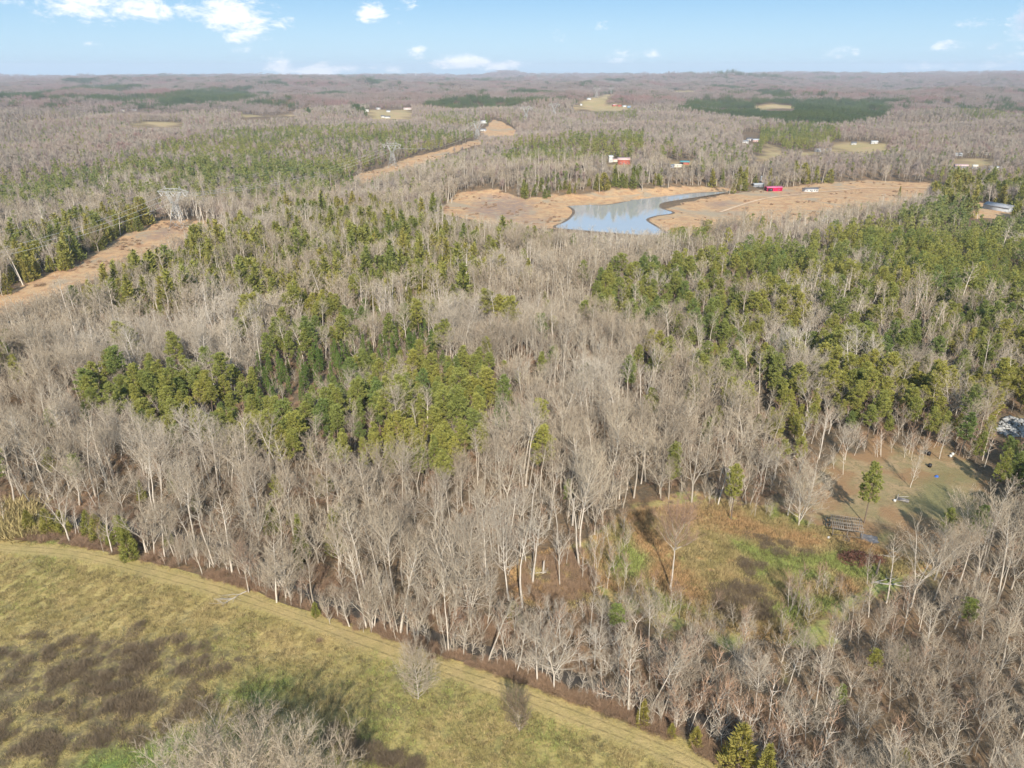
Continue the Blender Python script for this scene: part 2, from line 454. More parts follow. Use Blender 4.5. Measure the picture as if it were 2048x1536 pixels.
def ground_mat(name, track=False):
    m, t, b = new_mat(name)
    geo = t.new('ShaderNodeNewGeometry')
    pos = geo.outputs['Position']
    nb = t.noise(pos, 0.03, 4, 0.6)
    nm = t.noise(pos, 0.18, 4, 0.65, 0.5)
    nf = t.noise(pos, 1.1, 5, 0.72)
    fl = t.mix(t.ramp(nb, 0.35, 0.65), (0.165, 0.115, 0.07), (0.125, 0.098, 0.064))
    fl = t.mix(t.ramp(nm, 0.42, 0.70), fl, (0.225, 0.14, 0.075))
    fl = t.mix(t.ramp(nf, 0.45, 0.75), fl, (0.07, 0.052, 0.038))
    fl = t.mix(t.math('MULTIPLY', t.ramp(t.noise(pos, 0.5, 4, 0.7), 0.55, 0.72), 0.55), fl, (0.24, 0.19, 0.13))
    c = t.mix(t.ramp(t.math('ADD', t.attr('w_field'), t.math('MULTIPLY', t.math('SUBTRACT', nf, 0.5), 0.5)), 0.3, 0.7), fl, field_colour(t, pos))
    # meadow
    me = t.mix(t.ramp(nm, 0.36, 0.62), (0.50, 0.30, 0.14), (0.38, 0.31, 0.12))
    me = t.mix(t.ramp(t.noise(pos, 0.09, 3), 0.47, 0.62), me, (0.27, 0.275, 0.085))
    mg = t.mix(nf, (0.18, 0.24, 0.06), (0.30, 0.31, 0.095))
    me = t.mix(t.math('MULTIPLY', t.attr('w_mgreen'), t.ramp(nm, 0.25, 0.45)), me, mg)
    md = t.mix(nf, (0.13, 0.085, 0.055), (0.065, 0.046, 0.034))
    me = t.mix(t.math('MULTIPLY', t.math('MULTIPLY', t.attr('w_mdark'), t.ramp(nm, 0.35, 0.6)), 0.85), me, md)
    me = t.mix(t.ramp(nf, 0.42, 0.70), me, t.mix(0.45, me, (0.09, 0.06, 0.035)))
    c = t.mix(t.ramp(t.math('ADD', t.attr('w_meadow'), t.math('MULTIPLY', t.math('SUBTRACT', nm, 0.5), 0.8)), 0.3, 0.7), c, me)
    # yard
    ya = t.mix(t.ramp(nm, 0.38, 0.62), (0.33, 0.235, 0.13), (0.25, 0.20, 0.10))
    ya = t.mix(t.ramp(t.noise(pos, 0.45, 5, 0.75, 0.8), 0.48, 0.68), ya, (0.18, 0.145, 0.075))
    ya = t.mix(t.ramp(t.noise(pos, 0.06, 3), 0.44, 0.58), ya, (0.27, 0.165, 0.085))
    ya = t.mix(t.math('MULTIPLY', t.attr('w_mgreen'), 0.7), ya, (0.175, 0.17, 0.075))
    ya = t.mix(t.ramp(nf, 0.5, 0.8), ya, t.mix(0.4, ya, (0.1, 0.07, 0.05)))
    c = t.mix(t.ramp(t.math('ADD', t.attr('w_yard'), t.math('MULTIPLY', t.math('SUBTRACT', nm, 0.5), 0.8)), 0.3, 0.7), c, ya)
    # broom sedge and clay of the cleared hillsides
    og = t.mix(t.ramp(t.noise(pos, 0.035, 5, 0.65, 0.8), 0.38, 0.62), (0.52, 0.32, 0.165), (0.45, 0.31, 0.175))
    og = t.mix(t.ramp(t.noise(pos, 0.12, 5, 0.75, 0.8), 0.44, 0.62), og, (0.38, 0.22, 0.12))
    og = t.mix(t.ramp(t.noise(pos, 0.25, 5, 0.75, 1.5), 0.56, 0.66), og, (0.25, 0.165, 0.10))
    og = t.mix(t.math('MULTIPLY', t.attr('w_scar'), t.ramp(nm, 0.30, 0.55)), og, (0.28, 0.195, 0.145))
    og = t.mix(t.ramp(t.noise(pos, 0.02, 4, 0.7, 1.0), 0.52, 0.66), og, (0.34, 0.27, 0.185))
    og = t.mix(t.ramp(t.noise(pos, 0.5, 4, 0.7), 0.52, 0.8), og, t.mix(0.45, og, (0.12, 0.08, 0.05)))
    c = t.mix(t.ramp(t.math('ADD', t.attr('w_orange'), t.math('MULTIPLY', t.math('SUBTRACT', nm, 0.5), 0.6)), 0.3, 0.7), c, og)
    ta = t.mix(t.ramp(t.noise(pos, 0.012, 4, 0.6), 0.35, 0.65), (0.38, 0.285, 0.15), (0.31, 0.25, 0.12))
    ta = t.mix(t.ramp(nb, 0.5, 0.75), ta, (0.40, 0.26, 0.15))
    c = t.mix(t.attr('w_tan'), c, ta)
    if track:
        uv = t.new('ShaderNodeAttribute', attribute_name='across').outputs['Fac']
        dd = t.math('ABSOLUTE', uv)
        wv = t.math('ADD', dd, t.math('MULTIPLY', t.math('SUBTRACT', nf, 0.5), 0.3))
        mown = t.mix(t.ramp(nm, 0.35, 0.65), (0.42, 0.31, 0.145), (0.33, 0.26, 0.11))
        base = field_colour(t, pos)
        c = t.mix(t.math('MULTIPLY', t.ramp(wv, 0.98, 0.35), 0.7), base, mown)
        rut = t.math('ABSOLUTE', t.math('SUBTRACT', t.math('ADD', dd, t.math('MULTIPLY', t.math('SUBTRACT', nm, 0.5), 0.14)), 0.30))
        c = t.mix(t.math('MULTIPLY', t.math('MULTIPLY', t.ramp(rut, 0.10, 0.0), t.ramp(nf, 0.30, 0.60)), 0.6), c, (0.125, 0.10, 0.045))
    t.set(b.inputs['Base Color'], c)
    bump = t.new('ShaderNodeBump')
    bump.inputs['Strength'].default_value = 0.7
    bump.inputs['Distance'].default_value = 0.5
    t.set(bump.inputs['Height'], nf)
    t.set(b.inputs['Normal'], bump.outputs[0])
    return m


M_GROUND = ground_mat('ground_cover')
M_TRACK = ground_mat('mown_track_cover', True)


def plain(name, col, rough=0.8, var=0.25, scale=3.0, metal=0.0, spec=0.3):
    m, t, b = new_mat(name)
    tcn = t.new('ShaderNodeTexCoord')
    n = t.noise(tcn.outputs['Object'], scale, 5, 0.65)
    d = tuple(v * (1 - var) for v in col)
    l = tuple(min(1, v * (1 + var * 0.6)) for v in col)
    t.set(b.inputs['Base Color'], t.mix(t.ramp(n, 0.3, 0.7), d, l))
    b.inputs['Roughness'].default_value = rough
    b.inputs['Metallic'].default_value = metal
    b.inputs['Specular IOR Level'].default_value = spec
    return m


def wood_mat(name, a, bcol, c, sat_loc=0.012):
    """Bark and twigs, varied from tree to tree and from stand to stand."""
    m, t, b = new_mat(name)
    oi = t.new('ShaderNodeObjectInfo')
    geo = t.new('ShaderNodeNewGeometry')
    col = t.mix(oi.outputs['Random'], a, bcol)
    n = t.noise(oi.outputs['Location'], sat_loc, 3, 0.6)
    col = t.mix(t.ramp(n, 0.45, 0.68), col, c)
    n2 = t.noise(geo.outputs['Position'], 1.6, 3, 0.6)
    col = t.mix(t.ramp(n2, 0.45, 0.8), col, t.mix(0.4, col, (0.05, 0.045, 0.035)))
    t.set(b.inputs['Base Color'], col)
    return m


def leaf_mat(name, a, bcol, c, sat_loc=0.02):
    m, t, b = new_mat(name)
    oi = t.new('ShaderNodeObjectInfo')
    geo = t.new('ShaderNodeNewGeometry')
    col = t.mix(oi.outputs['Random'], a, bcol)
    n = t.noise(oi.outputs['Location'], sat_loc, 3, 0.6)
    col = t.mix(t.ramp(n, 0.42, 0.66), col, c)
    n2 = t.noise(geo.outputs['Position'], 0.9, 3, 0.6)
    col = t.mix(t.ramp(n2, 0.4, 0.75), col, t.mix(0.45, col, (0.03, 0.045, 0.012)))
    t.set(b.inputs['Base Color'], col)
    b.inputs['Roughness'].default_value = 0.6
    tr = t.new('ShaderNodeBsdfTranslucent')
    t.set(tr.inputs[0], col)
    mx = t.new('ShaderNodeMixShader')
    mx.inputs[0].default_value = 0.28
    t.l.new(b.outputs[0], mx.inputs[1])
    t.l.new(tr.outputs[0], mx.inputs[2])
    t.l.new(mx.outputs[0], t.n['Material Output'].inputs[0])
    return m


M_BARK = wood_mat('pale_bark', (0.62, 0.54, 0.44), (0.38, 0.325, 0.255), (0.68, 0.61, 0.52))
M_TWIG = wood_mat('grey_twigs', (0.50, 0.41, 0.295), (0.31, 0.245, 0.175), (0.50, 0.43, 0.34))
M_TWIGRED = wood_mat('rusty_twigs', (0.40, 0.25, 0.16), (0.33, 0.22, 0.15), (0.42, 0.27, 0.17))
M_FARTWIG = wood_mat('far_twigs', (0.33, 0.27, 0.235), (0.25, 0.21, 0.185), (0.30, 0.19, 0.17), 0.0022)
M_DTWIG = wood_mat('distant_twigs', (0.42, 0.355, 0.285), (0.25, 0.215, 0.18), (0.37, 0.285, 0.235), 0.006)
M_DBARK = wood_mat('distant_bark', (0.46, 0.40, 0.33), (0.30, 0.26, 0.21), (0.42, 0.37, 0.31))
M_PBARK = wood_mat('pine_bark', (0.24, 0.17, 0.12), (0.17, 0.13, 0.10), (0.22, 0.16, 0.12))
M_PINE = leaf_mat('pine_needles', (0.37, 0.36, 0.09), (0.20, 0.26, 0.08), (0.42, 0.38, 0.09))
M_YPINE = leaf_mat('young_pine_needles', (0.18, 0.25, 0.055), (0.14, 0.21, 0.05), (0.20, 0.26, 0.06))
M_CEDAR = leaf_mat('cedar_foliage', (0.30, 0.30, 0.075), (0.38, 0.32, 0.085), (0.21, 0.235, 0.065))
M_FARPINE = leaf_mat('far_needles', (0.13, 0.18, 0.075), (0.09, 0.135, 0.065), (0.15, 0.19, 0.07), 0.004)
M_DPINE = leaf_mat('distant_needles', (0.34, 0.35, 0.11), (0.17, 0.215, 0.08), (0.35, 0.335, 0.105), 0.006)
M_BRIAR = wood_mat('briar_stems', (0.24, 0.18, 0.115), (0.16, 0.12, 0.08), (0.27, 0.19, 0.115))
M_REDBRUSH = wood_mat('red_brush_stems', (0.36, 0.235, 0.15), (0.27, 0.18, 0.12), (0.40, 0.27, 0.165))


def blade_mat(name):
    m, t, b = new_mat(name)
    oi = t.new('ShaderNodeObjectInfo')
    loc = oi.outputs['Location']
    a = t.new('ShaderNodeAttribute', attribute_name='hue', attribute_type='INSTANCER').outputs['Fac']
    straw = t.mix(t.ramp(t.noise(loc, 0.2, 3), 0.35, 0.65), (0.52, 0.40, 0.19), (0.38, 0.31, 0.13))
    green = t.mix(oi.outputs['Random'], (0.37, 0.40, 0.12), (0.25, 0.30, 0.085))
    rust = t.mix(oi.outputs['Random'], (0.55, 0.35, 0.17), (0.42, 0.25, 0.12))
    c = t.mix(t.ramp(a, 0.15, 0.45), green, straw)
    c = t.mix(t.ramp(a, 0.6, 0.9), c, rust)
    c = t.mix(t.ramp(oi.outputs['Random'], 0.45, 1.0), c, (0.13, 0.10, 0.05))
    t.set(b.inputs['Base Color'], c)
    return m


M_BLADE = blade_mat('grass_blades')

# ------------------------------------------------------------------ mesh helpers


def mesh_from(name, V, F3=None, F4=None, mats=(), mi=None, smooth=False):
    me = bpy.data.meshes.new(name)
    V = np.asarray(V, np.float32).reshape(-1, 3)
    F3 = np.zeros((0, 3), np.int32) if F3 is None or len(F3) == 0 else np.asarray(F3, np.int32).reshape(-1, 3)
    F4 = np.zeros((0, 4), np.int32) if F4 is None or len(F4) == 0 else np.asarray(F4, np.int32).reshape(-1, 4)
    me.vertices.add(len(V))
    me.vertices.foreach_set('co', V.ravel())
    nl = F3.size + F4.size
    me.loops.add(nl)
    me.loops.foreach_set('vertex_index', np.concatenate([F3.ravel(), F4.ravel()]).astype(np.int32))
    me.polygons.add(len(F3) + len(F4))
    ls = np.concatenate([np.arange(len(F3)) * 3, F3.size + np.arange(len(F4)) * 4]).astype(np.int32)
    me.polygons.foreach_set('loop_start', ls)
    if mi is not None:
        me.polygons.foreach_set('material_index', np.asarray(mi, np.int32))
    if smooth:
        me.polygons.foreach_set('use_smooth', np.ones(len(ls), bool))
    me.update(calc_edges=True)
    for m in mats:
        me.materials.append(m)
    return me


def put(name, me, parent=None, loc=None, rz=None, **props):
    o = bpy.data.objects.new(name, me)
    COL.objects.link(o)
    if parent is not None:
        o.parent = parent
    if loc is not None:
        o.location = loc
    if rz is not None:
        o.rotation_euler = (0, 0, rz)
    for k, v in props.items():
        o[k] = v
    return o


def root(name, label, cat, loc, rz=0.0, group=None, sc=1.0):
    o = bpy.data.objects.new(name, None)
    COL.objects.link(o)
    o.location = loc
    o.rotation_euler = (0, 0, rz)
    o.scale = (sc, sc, sc)
    o.empty_display_size = 0.5
    o['label'] = label
    o['category'] = cat
    if group:
        o['group'] = group
    return o


class MB:
    """Collects boxes, bars and tubes into one mesh."""
    def __init__(self):
        self.v, self.f3, self.f4, self.n = [], [], [], 0

    def add(self, V, f3=None, f4=None):
        V = np.asarray(V, float).reshape(-1, 3)
        if f3 is not None and len(f3):
            self.f3.append(np.asarray(f3, int).reshape(-1, 3) + self.n)
        if f4 is not None and len(f4):
            self.f4.append(np.asarray(f4, int).reshape(-1, 4) + self.n)
        self.v.append(V)
        self.n += len(V)
        return self

    def box(self, x0, x1, y0, y1, z0, z1):
        V = [(x, y, z) for z in (z0, z1) for y in (y0, y1) for x in (x0, x1)]
        return self.add(V, f4=[(0, 2, 3, 1), (4, 5, 7, 6), (0, 1, 5, 4), (2, 6, 7, 3), (0, 4, 6, 2), (1, 3, 7, 5)])

    def tube(self, pts, rad, sides=4, cap=True):
        pts = np.asarray(pts, float)
        n = len(pts)
        rad = np.broadcast_to(np.asarray(rad, float), (n,))
        tan = np.gradient(pts, axis=0)
        tan /= np.linalg.norm(tan, axis=1)[:, None] + 1e-9
        ref = np.array([1.0, 0, 0]) if abs(tan[0][0]) < 0.8 else np.array([0, 1.0, 0])
        a = np.cross(tan, ref)
        a /= np.linalg.norm(a, axis=1)[:, None] + 1e-9
        b = np.cross(tan, a)
        th = np.arange(sides) * 2 * math.pi / sides + 0.4
        V = pts[:, None, :] + rad[:, None, None] * (np.cos(th)[None, :, None] * a[:, None, :] + np.sin(th)[None, :, None] * b[:, None, :])
        i = np.arange(n - 1)[:, None] * sides
        j = np.arange(sides)[None, :]
        k = (j + 1) % sides
        q = np.stack([i + j, i + k, i + sides + k, i + sides + j], -1).reshape(-1, 4)
        self.add(V.reshape(-1, 3), f4=q)
        if cap and sides == 4:
            m = self.n - sides * n
            self.f4.append(np.array([[m + 3, m + 2, m + 1, m], [m + (n - 1) * 4, m + (n - 1) * 4 + 1, m + (n - 1) * 4 + 2, m + (n - 1) * 4 + 3]]))
        return self

    def bar(self, p, q, w=0.1, h=None):
        return self.tube([p, q], w * 0.7071, 4)

    def tris(self, base, tip, side, width):
        """Thin pointed blades: base points, tips, sideways unit vectors and widths."""
        w = np.asarray(width)[:, None] * 0.5
        V = np.stack([base - side * w, base + side * w, tip], 1).reshape(-1, 3)
        n = len(base)
        return self.add(V, f3=np.arange(n * 3).reshape(n, 3))

    def mesh(self, name, mats, smooth=False):
        V = np.concatenate(self.v)
        f3 = np.concatenate(self.f3) if self.f3 else None
        f4 = np.concatenate(self.f4) if self.f4 else None
        return mesh_from(name, V, f3, f4, mats, smooth=smooth)


def unit(v):
    v = np.asarray(v, float)
    return v / (np.linalg.norm(v, axis=-1, keepdims=True) + 1e-9)


# ------------------------------------------------------------------ terrain, split where the land cover changes
idx = np.arange(NR * NA).reshape(NR, NA)
a0_ = idx[:-1, :]
q0, q1 = idx[:-1, :], idx[1:, :]
q0n, q1n = np.roll(idx, -1, 1)[:-1, :], np.roll(idx, -1, 1)[1:, :]
quads = np.stack([q0, q0n, q1n, q1], -1).reshape(-1, 4)
quads = quads[:, ::-1]
cx, cy = gx[quads].mean(1), gy[quads].mean(1)
zone = np.zeros(len(quads), int)
ZN = ['ground', 'field', 'meadow', 'yard', 'hill_pasture', 'pond_bank', 'power_line_clearing']
for zi, k in enumerate(['field', 'meadow', 'yard', 'hill_pasture', 'west_bank', 'power_line_clearing']):
    zone[inside(WP[k], cx, cy) & (zone == 0)] = zi + 1
far_names = ['power_line_strip', 'ridge_clearing', 'farm_pasture', 'olive_pasture', 'tan_pasture', 'village_pasture', 'lane_clearing', 'house_pasture', 'roadside_pasture', 'plantation_clearing', 'house_yard', 'rubble_yard']
for k in far_names:
    ZN.append('power_line_clearing' if 'strip' in k else 'pasture' if 'yard' not in k else 'yard')
    zone[inside(WP[k], cx, cy) & (zone == 0)] = len(ZN) - 1
hub = len(gx)
for zi, nm in enumerate(ZN):
    q = quads[zone == zi]
    if len(q) == 0:
        continue
    used, inv = np.unique(q, return_inverse=True)
    V = np.stack([gx[used], gy[used], gz[used]], 1)
    F = inv.reshape(-1, 4)
    f3 = None
    if zi == 0:
        inner = np.searchsorted(used, idx[0])
        V = np.vstack([V, [[0, 0, 0]]])
        f3 = np.stack([inner, np.roll(inner, -1), np.full(NA, len(V) - 1)], 1)[:, ::-1]
        f3 = f3[:, ::-1][:, [0, 2, 1]]
    me = mesh_from(nm, V, f3, F, [M_GROUND], smooth=True)
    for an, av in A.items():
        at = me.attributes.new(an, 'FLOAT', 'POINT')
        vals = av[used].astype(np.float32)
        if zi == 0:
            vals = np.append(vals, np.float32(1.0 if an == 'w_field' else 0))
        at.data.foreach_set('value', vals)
    put(nm, me, kind='structure')


def ribbon(name, P, width, lift, mat, wob=0.0, **props):
    P = np.asarray(P)
    t = unit(np.gradient(P, axis=0))
    nrm = np.stack([-t[:, 1], t[:, 0]], 1)
    ks = np.linspace(-1, 1, 9)
    w = width * (1 + wob * waves(P[:, 0], P[:, 1], 30, 31, 6))
    V, ac = [], []
    for k in ks:
        q = P + nrm * (k * w / 2)[:, None]
        V.append(np.stack([q[:, 0], q[:, 1], height(q[:, 0], q[:, 1]) + lift], 1))
        ac.append(np.full(len(P), k))
    n = len(P)
    F = []
    for j in range(8):
        i = np.arange(n - 1)
        F.append(np.stack([j * n + i, (j + 1) * n + i, (j + 1) * n + i + 1, j * n + i + 1], 1))
    me = mesh_from(name, np.concatenate(V), None, np.concatenate(F)[:, ::-1], [mat], smooth=True)
    at = me.attributes.new('across', 'FLOAT', 'POINT')
    at.data.foreach_set('value', np.concatenate(ac).astype(np.float32))
    xs, ys = np.concatenate(V)[:, 0], np.concatenate(V)[:, 1]
    at = me.attributes.new('w_field', 'FLOAT', 'POINT')
    at.data.foreach_set('value', np.ones(len(xs), np.float32))
    for an, polys, soft in (('w_green', GREEN_PX, 5.0), ('w_dark', DARK_PX, 3.5), ('w_low', LOW_PX, 12.0)):
        o = np.zeros(len(xs))
        for p in polys:
            pw = poly_world(p)
            x_, y_ = xs + 1.5 * waves(xs, ys, 14, 21, 7), ys + 1.5 * waves(xs, ys, 14, 22, 7)
            o = np.maximum(o, np.clip(0.5 + seg_dist(pw, x_, y_) * np.where(inside(pw, x_, y_), 1, -1) / (2 * soft), 0, 1))
        at = me.attributes.new(an, 'FLOAT', 'POINT')
        at.data.foreach_set('value', o.astype(np.float32))
    return put(name, me, kind='structure', **props)


def flat_poly(name, P, lift, mat):
    z = height(P[:, 0], P[:, 1]).mean() + lift
    V = [Vector((p[0], p[1], z)) for p in P]
    T = np.array([tuple(t) for t in tessellate_polygon([V])])
    A_, B_, C_ = [np.array([V[i][:2] for i in T[:, k]]) for k in range(3)]
    cr = np.cross(B_ - A_, C_ - A_)
    T[cr < 0] = T[cr < 0][:, ::-1]
    me = mesh_from(name, [tuple(v) for v in V], T, None, [mat])
    return put(name, me, kind='structure')


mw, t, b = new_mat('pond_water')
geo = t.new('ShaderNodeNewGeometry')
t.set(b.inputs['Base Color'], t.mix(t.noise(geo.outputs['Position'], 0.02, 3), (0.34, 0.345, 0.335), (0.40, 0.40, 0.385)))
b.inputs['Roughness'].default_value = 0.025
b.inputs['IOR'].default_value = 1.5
b.inputs['Specular IOR Level'].default_value = 0.9
bp = t.new('ShaderNodeBump')
bp.inputs['Strength'].default_value = 0.12
bp.inputs['Distance'].default_value = 0.05
t.set(bp.inputs['Height'], t.noise(geo.outputs['Position'], 0.8, 4, 0.6))
t.set(b.inputs['Normal'], bp.outputs[0])
M_WATER = mw
mw, t, b = new_mat('creek_water')
b.inputs['Base Color'].default_value = (0.065, 0.055, 0.045, 1)
b.inputs['Roughness'].default_value = 0.3
b.inputs['IOR'].default_value = 1.33
b.inputs['Specular IOR Level'].default_value = 0.35
M_CREEK = mw
M_MUD = plain('wet_mud', (0.15, 0.11, 0.075), 0.9, 0.3, 0.2)
M_LANE = plain('pale_gravel', (0.56, 0.40, 0.26), 0.95, 0.15, 0.1)


cen = POND.mean(0)
nrmP = unit(np.roll(POND, -1, 0) - np.roll(POND, 1, 0))
out = np.stack([nrmP[:, 1], -nrmP[:, 0]], 1)
area = 0.5 * np.sum(POND[:, 0] * np.roll(POND[:, 1], -1) - np.roll(POND[:, 0], -1) * POND[:, 1])
if area < 0:
    out = -out
flat_poly('pond_shore', POND + out * 2.4, 0.10, M_MUD)
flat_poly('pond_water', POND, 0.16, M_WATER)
ribbon('creek_bank', CREEK, 8.0, 0.07, M_MUD, 0.10)
ribbon('creek_water', CREEK, 3.6, 0.13, M_CREEK, 0.28)
ribbon('track', TRACK, 6.2, 0.07, M_TRACK, 0.12)
ribbon('gravel_lane', LANE, 2.8, 0.35, M_LANE)

# ------------------------------------------------------------------ trees


def curve_pts(p, d, L, n, up=0.0, wob=0.0, g=None):
    """A limb that starts at p in direction d and bends upward."""
    pts = [np.array(p, float)]
    d = np.array(d, float)
    for i in range(n):
        d = d + np.array([0, 0, up / n]) + g.normal(0, wob, 3)
        d /= np.linalg.norm(d)
        pts.append(pts[-1] + d * L / n)
    return np.array(pts), d


def bare_tree(seed, H, start, spread, nl, fork=0, upsweep=0.9, twig=1.0, tw=0.03, droop=0.0, lean=0.0, taper=0.0105, lod=0, steep=(0.6, 1.2)):
    """Trunk with its limbs, and the crown of branches and twigs. Two builders."""
    g = np.random.default_rng(seed)
    T, C = MB(), MB()
    r0 = H * taper * (1 if lod == 0 else 1.15 + 0.35 * lod)
    leaders = []
    fh = H * start
    d0 = np.array([lean, g.normal(0, 0.03), 1.0])
    if fork:
        pts, d = curve_pts((0, 0, -0.6), d0, fh * 0.85, 5, 0.02, 0.03, g)
        T.tube(pts, np.linspace(r0 * 1.15, r0 * 0.85, len(pts)), 6 if lod == 0 else 4, False)
        a = g.uniform(0, 6.28)
        for i in range(fork):
            ang = a + i * 6.28 / fork + g.normal(0, 0.3)
            tl = g.uniform(0.18, 0.5)
            dd = np.array([math.cos(ang) * tl, math.sin(ang) * tl, 1.0]) + np.array([lean, 0, 0])
            L = (H - fh * 0.85) * g.uniform(0.78, 1.0)
            p2, _ = curve_pts(pts[-1], unit(dd), L, 7 if lod == 0 else 4, 0.25, 0.05, g)
            rr = np.linspace(r0 * 0.72, 0.02, len(p2))
            T.tube(p2, rr, 5 if lod == 0 else 3, False)
            leaders.append((p2, rr, 0.08))
    else:
        pts, _ = curve_pts((0, 0, -0.6), d0, H + 0.6, 11 if lod == 0 else 5, 0.05, 0.035, g)
        rr = r0 * (1 - np.linspace(0, 1, len(pts)) ** 1.15 * 0.93)
        T.tube(pts, rr, 6 if lod == 0 else 4 if lod == 1 else 3, False)
        leaders.append((pts, rr, start))
    seeds_p, seeds_d, seeds_l = [], [], []
    for (P, rr, st) in leaders:
        n = max(3, int(nl / len(leaders)))
        for i in range(n):
            f = st + (0.97 - st) * ((i + g.uniform(0, 0.9)) / n)
            k = f * (len(P) - 1)
            i0 = min(int(k), len(P) - 2)
            p = P[i0] + (P[i0 + 1] - P[i0]) * (k - i0)
            ax = unit(P[i0 + 1] - P[i0])
            az = i * 2.4 + g.uniform(-0.5, 0.5)
            e = g.uniform(*steep)
            side = np.array([math.cos(az), math.sin(az), 0.0])
            d = unit(ax * math.cos(e) + side * math.sin(e) - np.array([0, 0, droop]))
            q = (f - st) / (1 - st + 1e-6)
            L = spread * (0.45 + 0.85 * math.sin(math.pi * (0.22 + 0.72 * q))) * g.uniform(0.75, 1.15)
            L = min(L, (H * 1.05 - p[2]) * 1.3 + 0.8)
            ns = 5 if lod == 0 else 3
            pl, de = curve_pts(p, d, L, ns, upsweep, 0.09, g)
            rl = max(0.052, rr[i0] * 0.5) * np.linspace(1, 0.22, ns + 1)
            (T if lod == 0 and q < 0.6 else C).tube(pl, rl, 4 if lod == 0 else 3, False)
            nb = max(3, int(L * (1.9 if lod == 0 else 1.0)))
            for j in range(nb):
                fj = 0.22 + 0.78 * (j + g.uniform(0, 1)) / nb
                k2 = fj * ns
                j0 = min(int(k2), ns - 1)
                pb = pl[j0] + (pl[j0 + 1] - pl[j0]) * (k2 - j0)
                axb = unit(pl[j0 + 1] - pl[j0])
                sd = unit(np.cross(axb, g.normal(0, 1, 3)))
                db = unit(axb * 0.8 + sd * 0.75 + np.array([0, 0, 0.2]))
                Lb = L * g.uniform(0.22, 0.42) * (1.15 - 0.5 * fj) + 0.5
                pbb, dbe = curve_pts(pb, db, Lb, 2, upsweep * 0.5, 0.1, g)
                if lod < 2:
                    C.tube(pbb, max(0.03, rl[j0] * 0.5) * np.array([1, 0.7, 0.3]) * (1 + 0.8 * lod), 3, False)
                nt = max(1, int((Lb * 1.5 + 1) * twig))
                fr = g.uniform(0.1, 1.0, nt)
                base = pbb[0] + (pbb[-1] - pbb[0]) * fr[:, None]
                dr = unit(np.tile(dbe, (nt, 1)) * 0.75 + g.normal(0, 0.52, (nt, 3)) + np.array([0, 0, 0.28]))
                seeds_p.append(base)
                seeds_d.append(dr)
                seeds_l.append(g.uniform(0.5, 1.25, nt) * (0.6 + 0.10 * spread))
    Pb, Db, Lb = np.concatenate(seeds_p), np.concatenate(seeds_d), np.concatenate(seeds_l)
    sv = unit(np.cross(Db, g.normal(0, 1, Db.shape)))
    C.tris(Pb, Pb + Db * Lb[:, None], sv, np.full(len(Pb), tw))
    if lod == 0:      # second order of twigs
        f = g.uniform(0.2, 0.8, len(Pb))
        b2 = Pb + Db * (Lb * f)[:, None]
        d2 = unit(Db + 0.8 * sv * g.choice([-1, 1], len(Pb))[:, None] + g.normal(0, 0.25, Db.shape))
        C.tris(b2, b2 + d2 * (Lb * 0.65)[:, None], unit(np.cross(d2, g.normal(0, 1, d2.shape))), np.full(len(Pb), tw * 0.85))
    return T, C


def pine_tree(seed, H, start, spread, nb, lod=0, cone=0.35, size=1.0, lean=0.0):
    g = np.random.default_rng(seed)
    T, C = MB(), MB()
    pts, _ = curve_pts((0, 0, -0.6), (lean, 0.0, 1), H + 0.3, 6, 0.02, 0.02, g)
    r0 = H * 0.011
    T.tube(pts, np.linspace(r0, 0.03, len(pts)), 6 if lod == 0 else 3, False)
    cl_p, cl_d, cl_s = [], [], []
    for i in range(nb):
        f = start + (1.0 - start) * ((i + g.uniform(0, 1)) / nb)
        k = f * 6
        i0 = min(int(k), 5)
        p = pts[i0] + (pts[i0 + 1] - pts[i0]) * (k - i0)
        q = (f - start) / (1 - start)
        prof = (1 - q) ** cone * (0.55 + 0.45 * min(1, q / 0.22))
        L = spread * prof * g.uniform(0.6, 1.15) + 0.25
        az = i * 2.4 + g.uniform(-0.6, 0.6)
        e = 1.25 - 0.75 * q + g.normal(0, 0.12)
        d = np.array([math.cos(az) * math.sin(e), math.sin(az) * math.sin(e), math.cos(e)])
        pl, de = curve_pts(p, d, L, 3, 0.3, 0.06, g)
        if lod == 0:
            T.tube(pl, 0.05 * np.linspace(1, 0.3, 4) * (0.6 + L * 0.15), 3, False)
        nc = max(1, int(round(L * (1.25 if lod == 0 else 0.8))))
        for j in range(nc):
            fr = 1.0 - (j / nc) * 0.72
            k2 = fr * 3
            j0 = min(int(k2), 2)
            pc = pl[j0] + (pl[j0 + 1] - pl[j0]) * (k2 - j0) + g.normal(0, 0.28, 3) * (1 if j else 0.3)
            cl_p.append(pc)
            cl_d.append(unit(de * 0.6 + np.array([0, 0, 0.5]) + g.normal(0, 0.3, 3)))
            cl_s.append(g.uniform(0.55, 0.95) * size)
    P, D, S = np.array(cl_p), np.array(cl_d), np.array(cl_s)
    K = {0: 32, 1: 14, 2: 4}[lod]
    wdt = {0: 0.24, 1: 0.42, 2: 0.8}[lod]
    n = len(P)
    Pb = np.repeat(P, K, 0)
    rd = unit(g.normal(0, 1, (n * K, 3)) + np.repeat(D, K, 0) * 0.9 + np.array([0, 0, 0.25]))
    Ss = np.repeat(S, K)
    base = Pb + rd * (Ss * g.uniform(0.0, 0.45, n * K))[:, None]
    tip = base + rd * (Ss * g.uniform(0.45, 0.85, n * K))[:, None]
    sv = unit(np.cross(rd, g.normal(0, 1, rd.shape)))
    C.tris(base, tip, sv, wdt * Ss)
    return T, C


